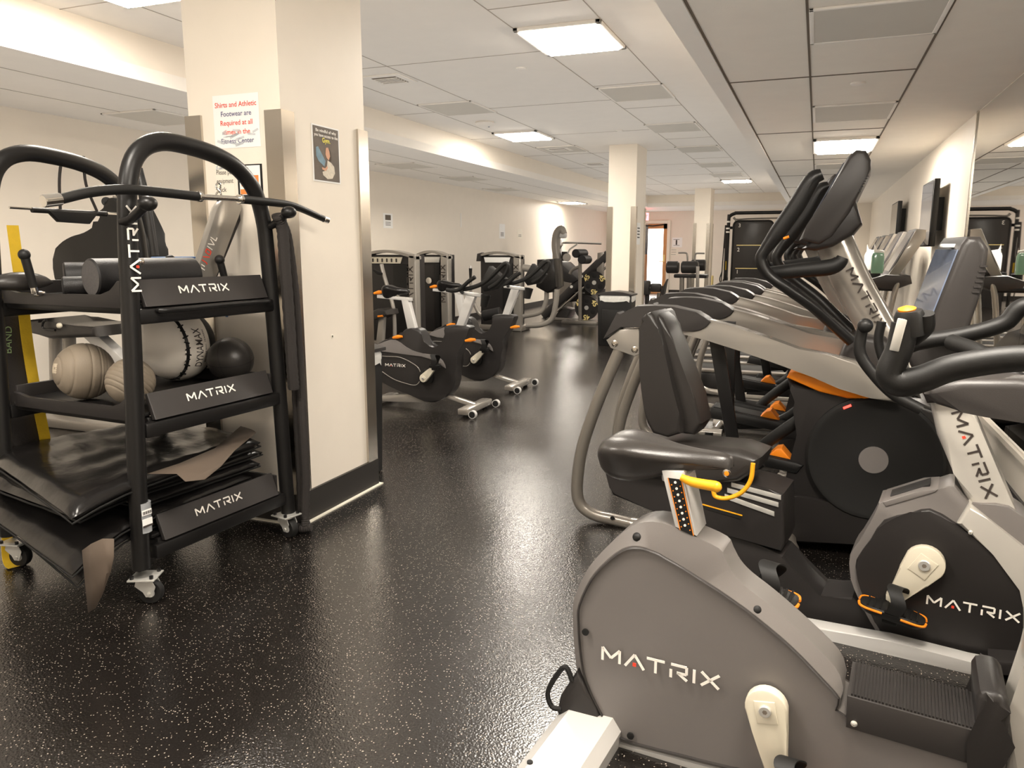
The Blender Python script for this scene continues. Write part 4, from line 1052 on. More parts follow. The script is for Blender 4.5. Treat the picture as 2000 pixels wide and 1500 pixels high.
# brand word wrapped on the ball, running upwards
def on_ball(parent, word, h, a0, span, size, key):
    cu = bpy.data.curves.new('t', 'FONT'); cu.body = word; cu.size = 1; cu.resolution_u = 3; cu.offset = .012; cu.shear = .25
    ob = bpy.data.objects.new('t', cu); COL.objects.link(ob); dg = bpy.context.evaluated_depsgraph_get()
    me = bpy.data.meshes.new_from_object(ob.evaluated_get(dg)); bpy.data.objects.remove(ob)
    mx = max(v.co.x for v in me.vertices)
    for v in me.vertices:
        a = a0 + span * v.co.x / mx; hh = h - v.co.y * size
        rr = math.sqrt(max(.01, 1 - hh * hh)); d = A * hh + (X_ * math.cos(a) + Z_ * math.sin(a)) * rr
        v.co = C_ + d * (r * 1.004)
    me.materials.clear(); me.materials.append(MT[key]); me.name = 'lettering'
    o = bpy.data.objects.new('lettering', me); COL.objects.link(o); o.parent = parent
on_ball(t, 'DYNAMAX', .04, -.62, 1.15, .30, 'ink'); on_ball(t, 'MEDICINE BALL  TRAINING', .16, -.5, .95, .07, 'ink')
# plain black ball
r = .108; c = K.U(449, 682, -.235)
t = T('medicine_ball', 'plain black leather medicine ball at the right end of the middle shelf', 'ball', kw(c.x, c.y, .768), K.a)
B().ball((0, 0, r), r, 40, 24).make('body', 'vinyl2', t)
C_ = Vector((0, 0, r))
for ax in ((1, .3, .2), (-.2, 1, .1), (.1, -.2, 1)):
    B().lathe([(r * .995, -.002), (r * 1.006, 0), (r * .995, .002)], C_, ax, 48).make('seam_piping', 'rubber', t)

# ---- folded mats on the bottom shelf
def mat_slab(cn, z, th, label, sag=0.0, key='vinyl', seed=1, edge_sag=None, group='black vinyl exercise mats'):
    """cn: four corners (u, v) in the rack's axes; a padded slab, wrinkled, drooping where nothing carries it"""
    rnd = random.Random(seed); NX, NY = 26, 26
    A_, B_, C2, D_ = (Vector((*p, 0)) for p in cn)
    ph = [rnd.uniform(0, 6) for _ in range(6)]
    cu, cv = sum(p[0] for p in cn) / 4, sum(p[1] for p in cn) / 4
    def P(i, j, top):
        f, g = i / NX, j / NY
        p = (A_ * (1 - f) + B_ * f) * (1 - g) + (D_ * (1 - f) + C2 * f) * g
        out = max(0, .02 - p.y) + max(0, p.x - .03) * .5 + max(0, -.80 - p.x) * .6
        dz = -sag * out * out * 6
        e = min(f, 1 - f, g, 1 - g)
        rnd_ = th * .5 * max(0, 1 - e / .035) ** 2
        wr = .0035 * math.sin(28 * f + 5 * g + ph[0]) * math.sin(9 * g + ph[1]) + .003 * math.sin(41 * g + 13 * f + ph[2]) + .005 * math.sin(6 * f + ph[3]) * math.sin(5 * g + ph[4])
        wr *= min(1, e / .08 + .3)
        return Vector((p.x - cu, p.y - cv, dz + (th - rnd_ + wr + .004 if top else rnd_)))
    bm = B().m(key)
    T_ = [[bm.bm.verts.new(P(i, j, True)) for j in range(NY + 1)] for i in range(NX + 1)]
    U_ = [[bm.bm.verts.new(P(i, j, False)) for j in range(NY + 1)] for i in range(NX + 1)]
    for i in range(NX):
        for j in range(NY):
            bm.face([T_[i][j], T_[i + 1][j], T_[i + 1][j + 1], T_[i][j + 1]]); bm.face([U_[i][j], U_[i][j + 1], U_[i + 1][j + 1], U_[i + 1][j]])
    for i in range(NX):
        bm.face([T_[i][0], U_[i][0], U_[i + 1][0], T_[i + 1][0]]); bm.face([T_[i][NY], T_[i + 1][NY], U_[i + 1][NY], U_[i][NY]])
    for j in range(NY):
        bm.face([T_[0][j], T_[0][j + 1], U_[0][j + 1], U_[0][j]]); bm.face([T_[NX][j], U_[NX][j], U_[NX][j + 1], T_[NX][j + 1]])
    t = T('exercise_mat', label, 'exercise mat', kw(cu, cv, z), K.a, group)
    bm.make('cover', None, t, sharp=60)
    # welted seam round the edge
    loop = []
    for i in range(0, NX, 3): loop.append(P(i, 0, True))
    for j in range(0, NY, 3): loop.append(P(NX, j, True))
    for i in range(NX, 0, -3): loop.append(P(i, NY, True))
    for j in range(NY, 0, -3): loop.append(P(0, j, True))
    loop = [p - Vector((0, 0, th * .3)) for p in loop] ; loop.append(loop[0])
    B().tube(loop, .004, 6, 1).make('seam_piping', 'rubber', t)
    return (t, cu, cv, z), P
mat_slab([(-.93, -.10), (-.02, -.30), (-.06, .60), (-.80, .66)], .268, .045, 'black mat at the bottom of the stack on the rack', .18, seed=2)
ML, _ = mat_slab([(-.95, -.14), (.0, -.33), (-.05, .62), (-.80, .66)], .316, .040, 'drooping black mat with a torn tan corner, second from the bottom', .14, seed=3)
mat_slab([(-.80, .02), (-.06, .02), (-.06, .69), (-.80, .70)], .36, .045, 'thin black mat, third from the bottom of the stack', 0, seed=4)
mat_slab([(-.92, -.13), (-.06, -.24), (-.07, .72), (-.86, .78)], .408, .045, 'creased black mat just under the top one', .06, seed=5)
MU, PT = mat_slab([(-.95, -.04), (.03, -.33), (-.05, .69), (-.86, .80)], .456, .065, 'wide topmost black mat with a worn brown strip along its edge', .05, seed=6)
# worn and torn backing
def patch(pts, z, thick, label=None, name='torn_backing'):
    cx, cy = pts[0]
    o = B().prism([(a - cx, c - cy) for a, c in pts], 0, thick, ax='uv', bev=.001).make(name, 'torn'); return o
def rag(cols, mt):
    t, cu_, cv_, z_ = mt
    """a hanging torn sheet: columns of points"""
    b = B().m('torn'); n = len(cols[0]); G = [[b.bm.verts.new(Vector(p)) for p in c] for c in cols]
    for a, c in zip(G, G[1:]):
        for i in range(n - 1): b.face([a[i], a[i + 1], c[i + 1], c[i]])
    o = b.make('torn_cover_flap', None); md = o.modifiers.new('s', 'SOLIDIFY'); md.thickness = .002; o.parent = t; o.location = (-cu_, -cv_, -z_)
    o['label'] = 'torn brown backing'; return o
def kz(px, py, z): q = K.Z(px, py, z); return (q.x, q.y, z)
def kv(px, py, v): q = K.V(px, py, v); return (q.x, v, q.z)
rag([[kv(160, 1075, -.335), kv(163, 1110, -.35), kv(167, 1150, -.35), kv(172, 1197, -.35)],
     [kv(178, 1062, -.34), kv(185, 1105, -.355), kv(188, 1140, -.355), kv(186, 1188, -.352)],
     [kv(200, 1052, -.335), kv(206, 1090, -.35), kv(208, 1120, -.36), kv(200, 1160, -.355)],
     [kv(222, 1052, -.33), kv(222, 1088, -.345), kv(216, 1118, -.35), kv(206, 1145, -.35)]], ML)
rag([[kz(288, 925, .535), kz(345, 925, .528), kz(362, 940, .522), kz(400, 936, .522)],
     [kz(350, 905, .540), kz(385, 908, .536), kz(410, 915, .532), kz(432, 910, .530)],
     [kz(420, 875, .540), kz(440, 880, .538), kz(450, 885, .534), kz(458, 880, .532)],
     [kz(470, 832, .536), kz(490, 838, .535), kz(498, 842, .533), kz(500, 845, .531)]], MU)
# ---- straps, rope and bag hung at the rack's ends
def ribbon(pts, w, name, key, label, cat, th=.003, wd=(0, 1, 0)):
    b = B().m(key); W_ = Vector(wd) * w / 2; P_ = smoothpath(pts, 5); rings = []
    base = P_[0].copy(); lo_ = min(p.z for p in P_)
    for k, p in enumerate(P_):
        q = Vector((p.x, p.y, p.z)); n = Vector((th, 0, 0))
        rings.append([q - W_, q + W_, q + W_ + n, q - W_ + n])
    b.loft(rings); o = b.make(name, None); o.location = kw(0, 0, 0); o.rotation_euler = (0, 0, K.a); tag(o, label, cat); return o
yp = [K.U(*q, -.885) for q in ((24, 440), (32, 500), (42, 570), (52, 660), (66, 750), (78, 810), (88, 860), (92, 900))]
ribbon(yp, .045, 'webbing_strap', 'strap', 'yellow webbing strap hanging down the left end of the rack', 'strap', wd=(.3, .95, 0))
yp = [K.U(*q, -.885) for q in ((2, 975), (4, 1000), (10, 1060), (20, 1100))]; yp[-1].z = max(yp[-1].z, .004)
ribbon([Vector((-.90, .02, .30)), Vector((-.90, .0, .20)), Vector((-.90, -.02, .10)), Vector((-.89, -.03, .03)), Vector((-.86, -.04, .006)), Vector((-.82, -.05, .006))], .05, 'webbing_strap', 'strap', 'yellow strap end reaching the floor beside the left caster', 'strap', wd=(.3, .95, 0))
bg = [K.U(*q, -.90) for q in ((12, 575), (30, 560), (52, 620), (66, 720), (82, 830), (90, 880), (50, 885), (20, 860), (10, 720))]
o = B().m('rope').prism([(q.y, q.z) for q in bg], -.98, -.92, bev=.015, ax='vz', seg=3).make('hanging_bag', None)
o.location = kw(0, 0, 0); o.rotation_euler = (0, 0, K.a); tag(o, 'black cloth bag with green letters hanging at the left end of the rack', 'bag')
g0 = K.U(28, 665, -.90)
text('BAND', o, (-.915, g0.y - .01, g0.z - .06), (0, .12, 1), (0, -1, .12), .045, 'grn')
# battle rope hanging from the right hook to the floor
def rope(pts, r, label, n=10):
    b = B(); P_ = smoothpath(pts, n); rr = [r * (1 + .10 * (i % 2)) for i in range(len(P_))]
    b.m('rope').tube(P_, rr, 10, 1)
    o = b.make('battle_rope', None); o.location = kw(0, 0, 0); o.rotation_euler = (0, 0, K.a); tag(o, label, 'battle rope', 'black training ropes on the right hook'); return o
rope([(.09, .735, 1.55), (.085, .765, 1.50), (.08, .775, 1.35), (.075, .79, 1.1), (.07, .80, .85), (.065, .81, .74)], .026, 'short black rope loop hanging from the right hook of the rack', 8)
rope([(.055, .79, 1.53), (.06, .825, 1.45), (.06, .855, 1.2), (.06, .865, .9), (.06, .868, .6), (.06, .87, .3), (.055, .86, .10), (.06, .85, .035), (.02, .90, .03)], .021, 'long black rope hanging beside the rack post down to the floor', 12)
rope([(.02, .80, 1.56), (.015, .845, 1.45), (.015, .875, 1.2), (.01, .885, .9), (.01, .89, .5), (.01, .885, .15), (-.01, .87, .03), (.04, .84, .025), (.09, .86, .03)], .021, 'black rope hanging closest to the steel corner guard', 12)

# ================================================================== signs on the big pillar
def ysign(name, label, cat, p0, p1, Y, key='paper', group=None, rot=0.0):
    a, c = onY(*p0, Y), onY(*p1, Y); w_, h = c.x - a.x, a.z - c.z
    t = T(name, label, cat, ((a.x + c.x) / 2, Y - .0015, (a.z + c.z) / 2), 0, group)
    B().box((0, 0, 0), (w_, .0012, h)).make('sheet', key, t); return t, w_, h
t, w_, h = ysign('notice', 'white notice in red and dark letters high on the big pillar', 'sign', (415, 188), (510, 286), PY0)
ln = ['Shirts and Athletic', 'Footwear are', 'Required at all', 'times in the', 'Fitness Center']
for i, s in enumerate(ln):
    text(s, t, (0, -.001, h * (.27 - .17 * i)), (1, 0, 0), (0, 0, 1), h * .135, 'txr' if i in (0, 2, 3) else 'txb', 'CENTER', bold=.012)
B().box((0, -.0016, -h * .30), (w_ * .98, .0008, h * .38)).make('crinkled_tape', 'film', t) if False else None
b = B().m('film')
for i in range(14):
    b.box((random.uniform(-.42, .42) * w_, -.0016, -h * random.uniform(.16, .47)), (w_ * random.uniform(.08, .2), .0006, h * random.uniform(.02, .05)), Matrix.Rotation(random.uniform(-.5, .5), 3, 'Y'))
b.make('crinkled_tape', None, t)
t, w_, h = ysign('notice', 'small notice asking to put equipment back, below the larger one', 'sign', (420, 312), (461, 400), PY0, 'paperc')
for i, s in enumerate(['Please put', 'equipment', 'back', 'when done']): text(s, t, (-w_ * .46, -.001, h * (.17 - .19 * i)), (1, 0, 0), (0, 0, 1), h * .15, 'ink', 'LEFT', width=w_ * (.9 if i != 2 else .5))
b = B().m('film')
for i in range(8): b.box((random.uniform(-.45, .4) * w_, -.0016, h * random.uniform(.3, .5)), (w_ * random.uniform(.1, .3), .0006, h * .04), Matrix.Rotation(random.uniform(-.6, .6), 3, 'Y'))
b.make('crinkled_tape', None, t)
t, w_, h = ysign('flyer', 'orange and blue flyer with black border beside the small notice', 'poster', (463, 322), (515, 382), PY0, 'black2')
b = B().m('paper').box((0, -.001, 0), (w_ * .84, .001, h * .92)); b.m('orp').box((0, -.0018, -h * .02), (w_ * .7, .0008, h * .34)); b.box((0, -.0018, -h * .36), (w_ * .8, .0008, h * .16))
b.m('sky').box((w_ * .18, -.0018, -h * .24), (w_ * .3, .0008, h * .12)); b.make('printed_picture', None, t)
def xsign(name, label, cat, p0, p1, X0, key='paper', group=None, s=1):
    a, c = onX(*p0, X0), onX(*p1, X0); w_, h = abs(c.y - a.y), a.z - c.z
    t = T(name, label, cat, (X0 + .0015, (a.y + c.y) / 2, (a.z + c.z) / 2), 0, group)
    B().box((0, 0, 0), (.0012, w_, h)).make('sheet', key, t); return t, w_, h
t, w_, h = xsign('poster', 'dark framed poster of a robed figure with yellow word Gym on the pillar side', 'poster', (607, 240), (665, 360), PX1)
B().box((.001, 0, -.0), (.001, w_ * .92, h * .95)).make('picture', 'posterd', t)
text('Be mindful of why', t, (.002, 0, h * .38), (0, 1, 0), (0, 0, 1), h * .075, 'logo', 'CENTER', width=w_ * .74, bold=.02)
text('you have access to the', t, (.002, 0, h * .30), (0, 1, 0), (0, 0, 1), h * .075, 'logo', 'CENTER', width=w_ * .86, bold=.02)
text('Gym.', t, (.002, 0, h * .205), (0, 1, 0), (0, 0, 1), h * .12, 'ygrn', 'CENTER', bold=.02)
b = B().m('sky')
def flat(b, pts, x): b.face([b.bm.verts.new((x, y * w_, z * h)) for y, z in pts])
flat(b, [(-.38, .1), (-.30, .12), (-.2, .02), (-.05, -.12), (-.1, -.22), (-.3, -.14), (-.38, -.05)], .0022)
b.m('robe'); flat(b, [(.02, -.1), (.16, -.14), (.26, -.2), (.28, -.32), (.18, -.42), (.0, -.44), (-.16, -.38), (-.18, -.32), (-.02, -.28), (.0, -.18)], .0024)
b.m('skin'); flat(b, [(-.02, .12), (.06, .13), (.10, .06), (.12, -.02), (.06, -.1), (-.01, -.06), (-.05, .0), (-.04, .07)], .0026); flat(b, [(-.2, -.24), (-.08, -.25), (.0, -.2), (.02, -.24), (-.06, -.3), (-.18, -.28)], .0026)
b.m('torn'); flat(b, [(.06, .13), (.14, .08), (.17, -.04), (.16, -.12), (.10, -.1), (.12, -.02), (.10, .06)], .0027)
b.make('painted_figure', None, t)
c = onX(649, 657, PX1); tag(B().lathe([(.012, 0), (.011, .002), (.006, .0022), (.006, -.004), (.0005, -.004)], c, (1, 0, 0), 16).make('wall_plug_hole', 'paperc'), 'small round plug hole low on the pillar side', 'wall mark')
c = onY(443, 616, PY0); tag(B().box(c, (.016, .002, .016)).make('tape_square', 'blue'), 'tiny dark blue tape square on the pillar front', 'tape')
# black bin behind the pillar
def bin_(x, y, rz, label, w=.50, d=.28, h=.74, k=1.0):
    t = T('trash_bin', label, 'trash bin', (x, y, 0), rz, 'black bins with clear liners')
    B().prism([(-w / 2 * .93, -d / 2 * .9), (w / 2 * .93, -d / 2 * .9), (w / 2 * .93, d / 2 * .9), (-w / 2 * .93, d / 2 * .9)], 0, h, ax='uv', bev=.012, taper=[(-w / 2, -d / 2), (w / 2, -d / 2), (w / 2, d / 2), (-w / 2, d / 2)]).make('body', 'black2', t)
    B().box((0, -d / 2 - .001, h * .42), (w * .7, .012, h * .6), bev=.005).make('front_panel', 'black2', t)
    rr = []
    n = 44
    for z, o_ in ((h + .005, .004), (h - .02, .012), (h - .05, .010), (h - .085, .008)):
        ring = []
        for i in range(n):
            a = 2 * PI * i / n; x_ = math.copysign(abs(math.cos(a)) ** .3, math.cos(a)) * (w / 2 + o_ + .004 * math.sin(i * 2.7 + z * 90)); y_ = math.copysign(abs(math.sin(a)) ** .3, math.sin(a)) * (d / 2 + o_ + .004 * math.sin(i * 1.9))
            ring.append((x_, y_, z + (.012 * math.sin(i * 1.3) if z < h - .07 else 0)))
        rr.append(ring)
    B().loft(rr, close=False).make('bin_liner', 'bag', t, sharp=60)
    B().prism([(-w / 2 - .02, h), (w / 2 + .02, h), (w / 2 + .02, h + .02), (w * .25, h + .05), (0, h + .062), (-w * .25, h + .05), (-w / 2 - .02, h + .02)], -d / 2 - .02, d / 2 + .02, bev=.008).make('swing_lid', 'char', t)
    return t
bin_(-2.745, 4.02, 0.0, 'black bin half hidden behind the big pillar', w=.50, d=.24, h=.78)
bin_(-2.70, 11.1, 0.0, 'black bin with dark lid in front of the second column', w=.50, d=.30, h=.74)
# ================================================================== spin bikes left of the aisle
SP = Frame(-2.635, 6.0, 0)
def make_spin():
    S = SP
    t = TF(S, 'spin_bike', 'nearer black spin bike with silver posts, closest to the big pillar', 'spin bike', 'black spin bikes')
    sh = S.O([(780, 655), (784, 649), (790, 643), (809, 642), (819, 649), (823, 660), (829, 675), (842, 683), (857, 678), (867, 663), (865, 645), (869, 637), (910, 638), (912, 648), (903, 670), (893, 688), (887, 710), (886, 746), (881, 764), (867, 777), (847, 787), (827, 785), (800, 773), (772, 762), (745, 748), (728, 735), (718, 705), (728, 678), (748, 664), (762, 662)], -.09)
    B().prism(sm(sh, 2), -.07, .07, bev=.018, seg=3).make('frame_shell', 'dark', t)
    gr = S.O([(724, 682), (748, 668), (770, 664), (790, 678), (815, 690), (845, 694), (862, 705), (868, 720), (858, 712), (840, 700), (800, 694), (770, 690)], -.10)
    B().prism(sm(gr, 2), -.085, .085, bev=.012).make('sweat_guard', 'grey', t)
    ln = S.P([(722, 705), (735, 696), (756, 696), (781, 698), (803, 708), (818, 720), (822, 738), (812, 752), (790, 748), (768, 740), (745, 725)], -.094)
    B().tube(ln, .004, 8, 5).make('guard_trim', 'silver', t)
    a0, a1 = S.V(752, 715, -.1), S.V(791, 726, -.1)
    logo(t, (a0.x, -.0915, a0.z), (1, 0, 0), (0, 0, 1), a1.x - a0.x, 'logo')
    c = S.V(829, 738, -.12); tip = S.V(845, 722, -.12)
    B().m('black2').lathe([(.07, -.03), (.07, .008), (.05, .012), (.001, .012)], (c.x, -.092, c.z), (0, -1, 0), 28).make('crank_cover', None, t)
    crank_part(t, S, (c.x, c.z), (tip.x + .05, tip.z + .05), -.125, r0=.036, r1=.018)
    pedal(t, (tip.x + .06, -.19, tip.z + .06), .05, .08, orange=False)
    b = B().m('white').prism(S.O([(783, 584), (796, 582), (811, 642), (796, 645)], -.03), -.03, .03, bev=.006); b.make('seat_post', None, t)
    b = B().m('white').prism(S.O([(909, 577), (927, 580), (905, 637), (889, 640)], -.03), -.03, .03, bev=.006); b.make('handlebar_post', None, t)
    b = B().m('white').prism(S.O([(736, 576), (800, 582), (800, 588), (736, 582)], -.03), -.03, .03, bev=.004); b.make('seat_slider', None, t)
    s0, s1 = S.V(744, 565, 0), S.V(804, 564, 0)
    saddle(t, ((s0.x + s1.x) / 2, 0, (s0.z + s1.z) / 2 + .005), .27, .065, 'vinyl')
    B().box(S.V(772, 576, 0), (.08, .04, .04), bev=.008).make('saddle_clamp', 'chrome', t)
    for q, v in (((740, 571), -.02), ((777, 658), -.08), ((919, 664), -.09)):
        p = S.V(*q, v); B().tube([p + Vector((-.05, 0, -.01)), p, p + Vector((.045, 0, .005))], [.010, .018, .010], 10, 4).make('orange_lever', 'orange', t)
    for s in (-1, 1):
        b = B().m('black2').tube([p + Vector((0, 0, 0)) for p in S.P([(872, 566), (884, 568), (898, 565), (915, 550), (928, 541)], s * .20)] , .017, 10, 4)
        b.tube(S.P([(898, 566), (921, 562), (945, 552), (970, 530), (984, 516), (992, 517), (988, 533), (972, 552), (955, 563)], s * .17), .018, 10, 5)
        b.make('handlebar_grip', None, t)
    B().tube([S.V(900, 568, -.2), S.V(903, 571, 0), S.V(900, 568, .2)], .016, 10, 4).make('handlebar_crossbar', 'black2', t)
    B().box(S.V(918, 574, 0), (.22, .05, .03), Matrix.Rotation(.1, 3, 'Y'), bev=.006).make('handlebar_slider', 'white', t)
    for s in (-1, 1):
        q = S.V(945, 585, s * .10); B().lathe([(.03, 0), (.038, .07), (.042, .10), (.038, .10), (.034, .07), (.028, .01), (.001, .01)], q - Vector((0, 0, .06)), (.2, 0, 1), 16).make('bottle_holder', 'black2', t)
    B().prism(S.O([(955, 520), (985, 545), (970, 565), (945, 570), (935, 556)], -.05), -.05, .05, bev=.01).make('console', 'black2', t)
    B().prism(S.O([(862, 774), (868, 770), (930, 790), (930, 798)], -.03), -.035, .035, bev=.006).make('front_strut', 'silver', t)
    b = B().m('silver').box((-.06, 0, .05), (.10, .53, .055), bev=.012); b.m('silver2').box((-.06, -.265, .05), (.085, .01, .04), bev=.003); b.make('front_stabilizer', None, t)
    for s in (-1, 1):
        b = B().m('white').lathe([(.001, -.018), (.034, -.018), (.034, .018), (.001, .018)], (.03, s * .255, .036), (0, 1, 0), 20); b.m('rubber').lathe([(.028, -.02), (.018, -.021), (.001, -.02)], (.03, s * .255, .036), (0, 1, 0), 14)
        b.make('transport_wheel', None, t)
    b = B().m('silver').box((-1.02, 0, .04), (.10, .53, .05), bev=.012).prism([(-1.0, .03), (-.45, .06), (-.45, .16), (-.98, .08)], -.04, .04, bev=.01); b.make('rear_stabilizer', None, t)
    for s in (-1, 1):
        B().cyl((-.06, s * .2, 0), (-.06, s * .2, .03), .022, 12).make('levelling_foot', 'rubber', t); B().cyl((-1.02, s * .2, 0), (-1.02, s * .2, .03), .022, 12).make('levelling_foot', 'rubber', t)
    return t
spn = make_spin()
dup(spn, (-2.685, 7.18, 0), 0, 'farther black spin bike, the one behind the nearest')

# ================================================================== weight stack machines along the left wall
def tower(Y, xl, xc0, xc1, ytop, label, plate, depth=.42, col_text=True, extras=None):
    """shield face in the plane y = Y; px columns of its left edge and of its silver column"""
    a, c0, c1 = onY(xl, ytop + 8, Y), onY(xc0, ytop + 6, Y), onY(xc1 - 5, ytop + 8, Y)
    h = onY((xl + xc0) / 2, ytop, Y).z
    w_ = c1.x - a.x; cw = c1.x - c0.x
    t = T('weight_machine', label, 'weight machine', (a.x, Y, 0), 0, 'silver and black weight stack machines')
    B().prism([(0, .10), (w_ - cw * .6, .10), (w_ - cw * .6, h - .07), (0, h - .07)], .0, depth * .9, bev=.02, ax='uz').make('weight_shield', 'dark', t)
    B().prism([(w_ * .55, .14), (w_ - cw * 1.2, .14), (w_ - cw * 1.2, h - .2), (w_ * .55, h - .2)], -.02, .02, bev=.012).make('shield_door', 'black2', t)
    B().prism([(w_ - cw, .0), (w_, .0), (w_, h - .06), (w_ - cw, h - .06)], -.05, .10, bev=.025, seg=3).make('silver_column', 'silver', t)
    n = 12; arc = [(w_ * k / n, h - .09 + .09 * math.sin(PI * min(1, (k / n) * .86 + .14))) for k in range(n + 1)]
    B().prism(arc + [(x, z - .04) for x, z in arc[::-1]], -.05, .14, bev=.012).make('arched_top', 'silver', t)
    B().prism([(w_ * .13, h - .19), (w_ * .70, h - .19), (w_ * .74, h - .10), (w_ * .10, h - .10)], -.025, -.005, bev=.006).make('name_plate', plate, t)
    B().box((w_ * .5, depth / 2 - .02, .05), (w_ * 1.05, depth, .10), bev=.02).make('base_frame', 'silver2', t)
    if col_text: logo(t, (w_ - cw * .32, -.053, h * .42), (0, 0, 1), (-1, 0, 0), h * .42, 'ink', stretch=1.3, dot=False)
    return t, w_, h
t, w_, h = tower(9.6, 712, 799, 819, 488, 'weight machine nearest the pillar, exercise chart plate and white sticker on its shield', 'cream')
b = B().m('ink')
for i in range(6): b.box((w_ * (.18 + .09 * i), -.028, h - .145), (w_ * .03, .004, .05), bev=.001)
b.make('exercise_pictograms', None, t)
B().box((w_ * .72, -.012, h - .36), (w_ * .07, .006, .10), bev=.002).make('instruction_sticker', 'paper', t)
def wy(px, py, Y, o): return onY(px, py, Y) - Vector(o)
o = t.location
B().tube([wy(745, 516, 9.3, o), wy(751, 540, 9.3, o), wy(760, 570, 9.3, o), wy(768, 600, 9.3, o), wy(771, 640, 9.3, o), wy(770, 690, 9.3, o)], .035, 12, 5, flat=.7).make('lever_arm', 'silver', t)
B().tube([wy(730, 528, 9.2, o), wy(738, 533, 9.2, o), wy(746, 535, 9.2, o)], [.02, .026, .02], 12, 4).make('arm_grip', 'black2', t)
B().prism([(q.x, q.z) for q in (wy(722, 612, 9.1, o), wy(745, 602, 9.1, o), wy(760, 605, 9.1, o), wy(762, 614, 9.1, o), wy(740, 624, 9.1, o), wy(722, 626, 9.1, o))], -.6, -.25, bev=.02, seg=3).make('seat', 'vinyl2', t)
B().prism([(q.x, q.z) for q in (wy(738, 620, 9.1, o), wy(748, 620, 9.1, o), wy(744, 690, 9.1, o), wy(730, 690, 9.1, o))], -.48, -.40, bev=.01).make('seat_support', 'silver', t)
B().tube([wy(738, 618, 9.0, o), wy(748, 617, 9.0, o)], .014, 8, 1).make('orange_lever', 'orange', t)
t, w_, h = tower(11.0, 816, 862, 882, 489, 'weight machine in the middle of the three towers, dark plain shield', 'zinc')
o = t.location
B().lathe([(.05, 0), (.05, .01), (.02, .012), (.001, .012)], wy(838, 548, 10.97, o), (0, -1, 0), 20).make('pin_handle', 'chrome', t)
t, w_, h = tower(12.4, 938, 1004, 1024, 491, 'third weight machine tower, white name plate, roller pad and bent silver tubes at its side', 'paper')
o = t.location
B().prism([(-.06, h - .17), (.02, h - .17), (.04, h - .02), (-.04, h - .04)], -.06, .1, bev=.02).make('corner_pulley_cover', 'char', t)
b = B().m('silver')
b.tube([wy(1088, 565, 12.0, o), wy(1086, 590, 12.0, o), wy(1078, 622, 12.0, o), wy(1058, 634, 12.0, o), wy(1028, 636, 12.0, o)], .045, 14, 6)
b.make('bent_frame_tube', None, t)
B().m('silver').tube([wy(1068, 565, 12.2, o), wy(1066, 590, 12.2, o), wy(1055, 610, 12.2, o), wy(1022, 618, 12.2, o)], .04, 14, 6).make('bent_frame_tube', None, t)
B().m('silver').tube([wy(1022, 523, 12.2, o), wy(1056, 528, 12.2, o)], .06, 12, 1).make('horizontal_arm', None, t)
B().prism([(q.x, q.z) for q in (wy(1052, 507, 12.2, o), wy(1086, 505, 12.2, o), wy(1090, 560, 12.2, o), wy(1072, 572, 12.2, o), wy(1050, 560, 12.2, o))], -.3, .15, bev=.03).make('back_pad', 'vinyl', t)
p, q = wy(944, 617, 11.2, o), wy(978, 610, 11.2, o); B().cyl(p, q, .085, 22, ch=.01).make('roller_pad', 'foam', t)
B().tube([wy(925, 590, 11.2, o), wy(936, 612, 11.2, o), wy(950, 618, 11.2, o)], .03, 10, 4).make('roller_arm', 'silver', t)
B().tube([wy(919, 545, 11.6, o), wy(919, 524, 11.6, o)], [.02, .028], 12, 1).make('upright_grip', 'black2', t)
B().tube([wy(919, 524, 11.6, o), wy(919, 519, 11.6, o)], [.02, .016], 12, 1).make('grip_cap', 'white', t)
B().tube([wy(919, 545, 11.6, o), wy(921, 600, 11.6, o)], .022, 10, 1).make('grip_post', 'silver', t)

# ================================================================== leg press with weight plates
LP = Frame(-4.4, 14.9, 0)
t = TF(LP, 'leg_press', 'plate-loaded leg press with steep double rails and dark footplate', 'leg press')
def L(px, py, v=0): return LP.V(px, py, v)
for v in (-.25, .35):
    B().tube([L(1062, 618, v), L(1188, 496, v)], .085, 12, 1, flat=.8).make('inclined_rail', 'char', t)
    B().tube([L(1072, 622, v), L(1186, 520, v)], .022, 12, 1).make('guide_rod', 'chrome', t)
    B().prism([(q.x, q.z) for q in (L(1168, 494, v), L(1181, 492, v), L(1178, 560, v), L(1165, 560, v))], v - .05, v + .05, bev=.01).make('rear_upright', 'silver2', t)
    B().tube([L(1066, 622, v), L(1170, 628, v)], .035, 10, 1).make('floor_rail', 'silver2', t)
B().box(L(1160, 632, 0), (.25, .9, .05), bev=.01).make('rear_foot', 'black', t)
fp = [(q.x, q.z) for q in (L(1090, 510), L(1104, 512), L(1140, 545), L(1128, 552), L(1108, 548), L(1086, 525))]
B().prism(fp, -.35, .4, bev=.02).make('footplate', 'char', t)
B().prism([(q.x, q.z) for q in (L(1076, 640), L(1100, 600), L(1120, 604), L(1098, 640))], -.2, .3, bev=.02).make('seat_pad', 'vinyl2', t)
B().prism([(q.x, q.z) for q in (L(1115, 565), L(1150, 550), L(1162, 585), L(1108, 590))], -.12, .2, bev=.02).make('side_cover', 'dark', t)
a0, a1 = L(1119, 571, -.13), L(1142, 571, -.13); logo(t, (a0.x, -.123, a0.z - .02), (1, 0, 0), (0, 0, 1), a1.x - a0.x, 'logo')
for q in ((1116, 560), (1136, 540)): B().cyl(L(*q, -.36), L(*q, .4), .03, 12).make('carriage_axle', 'zinc', t)
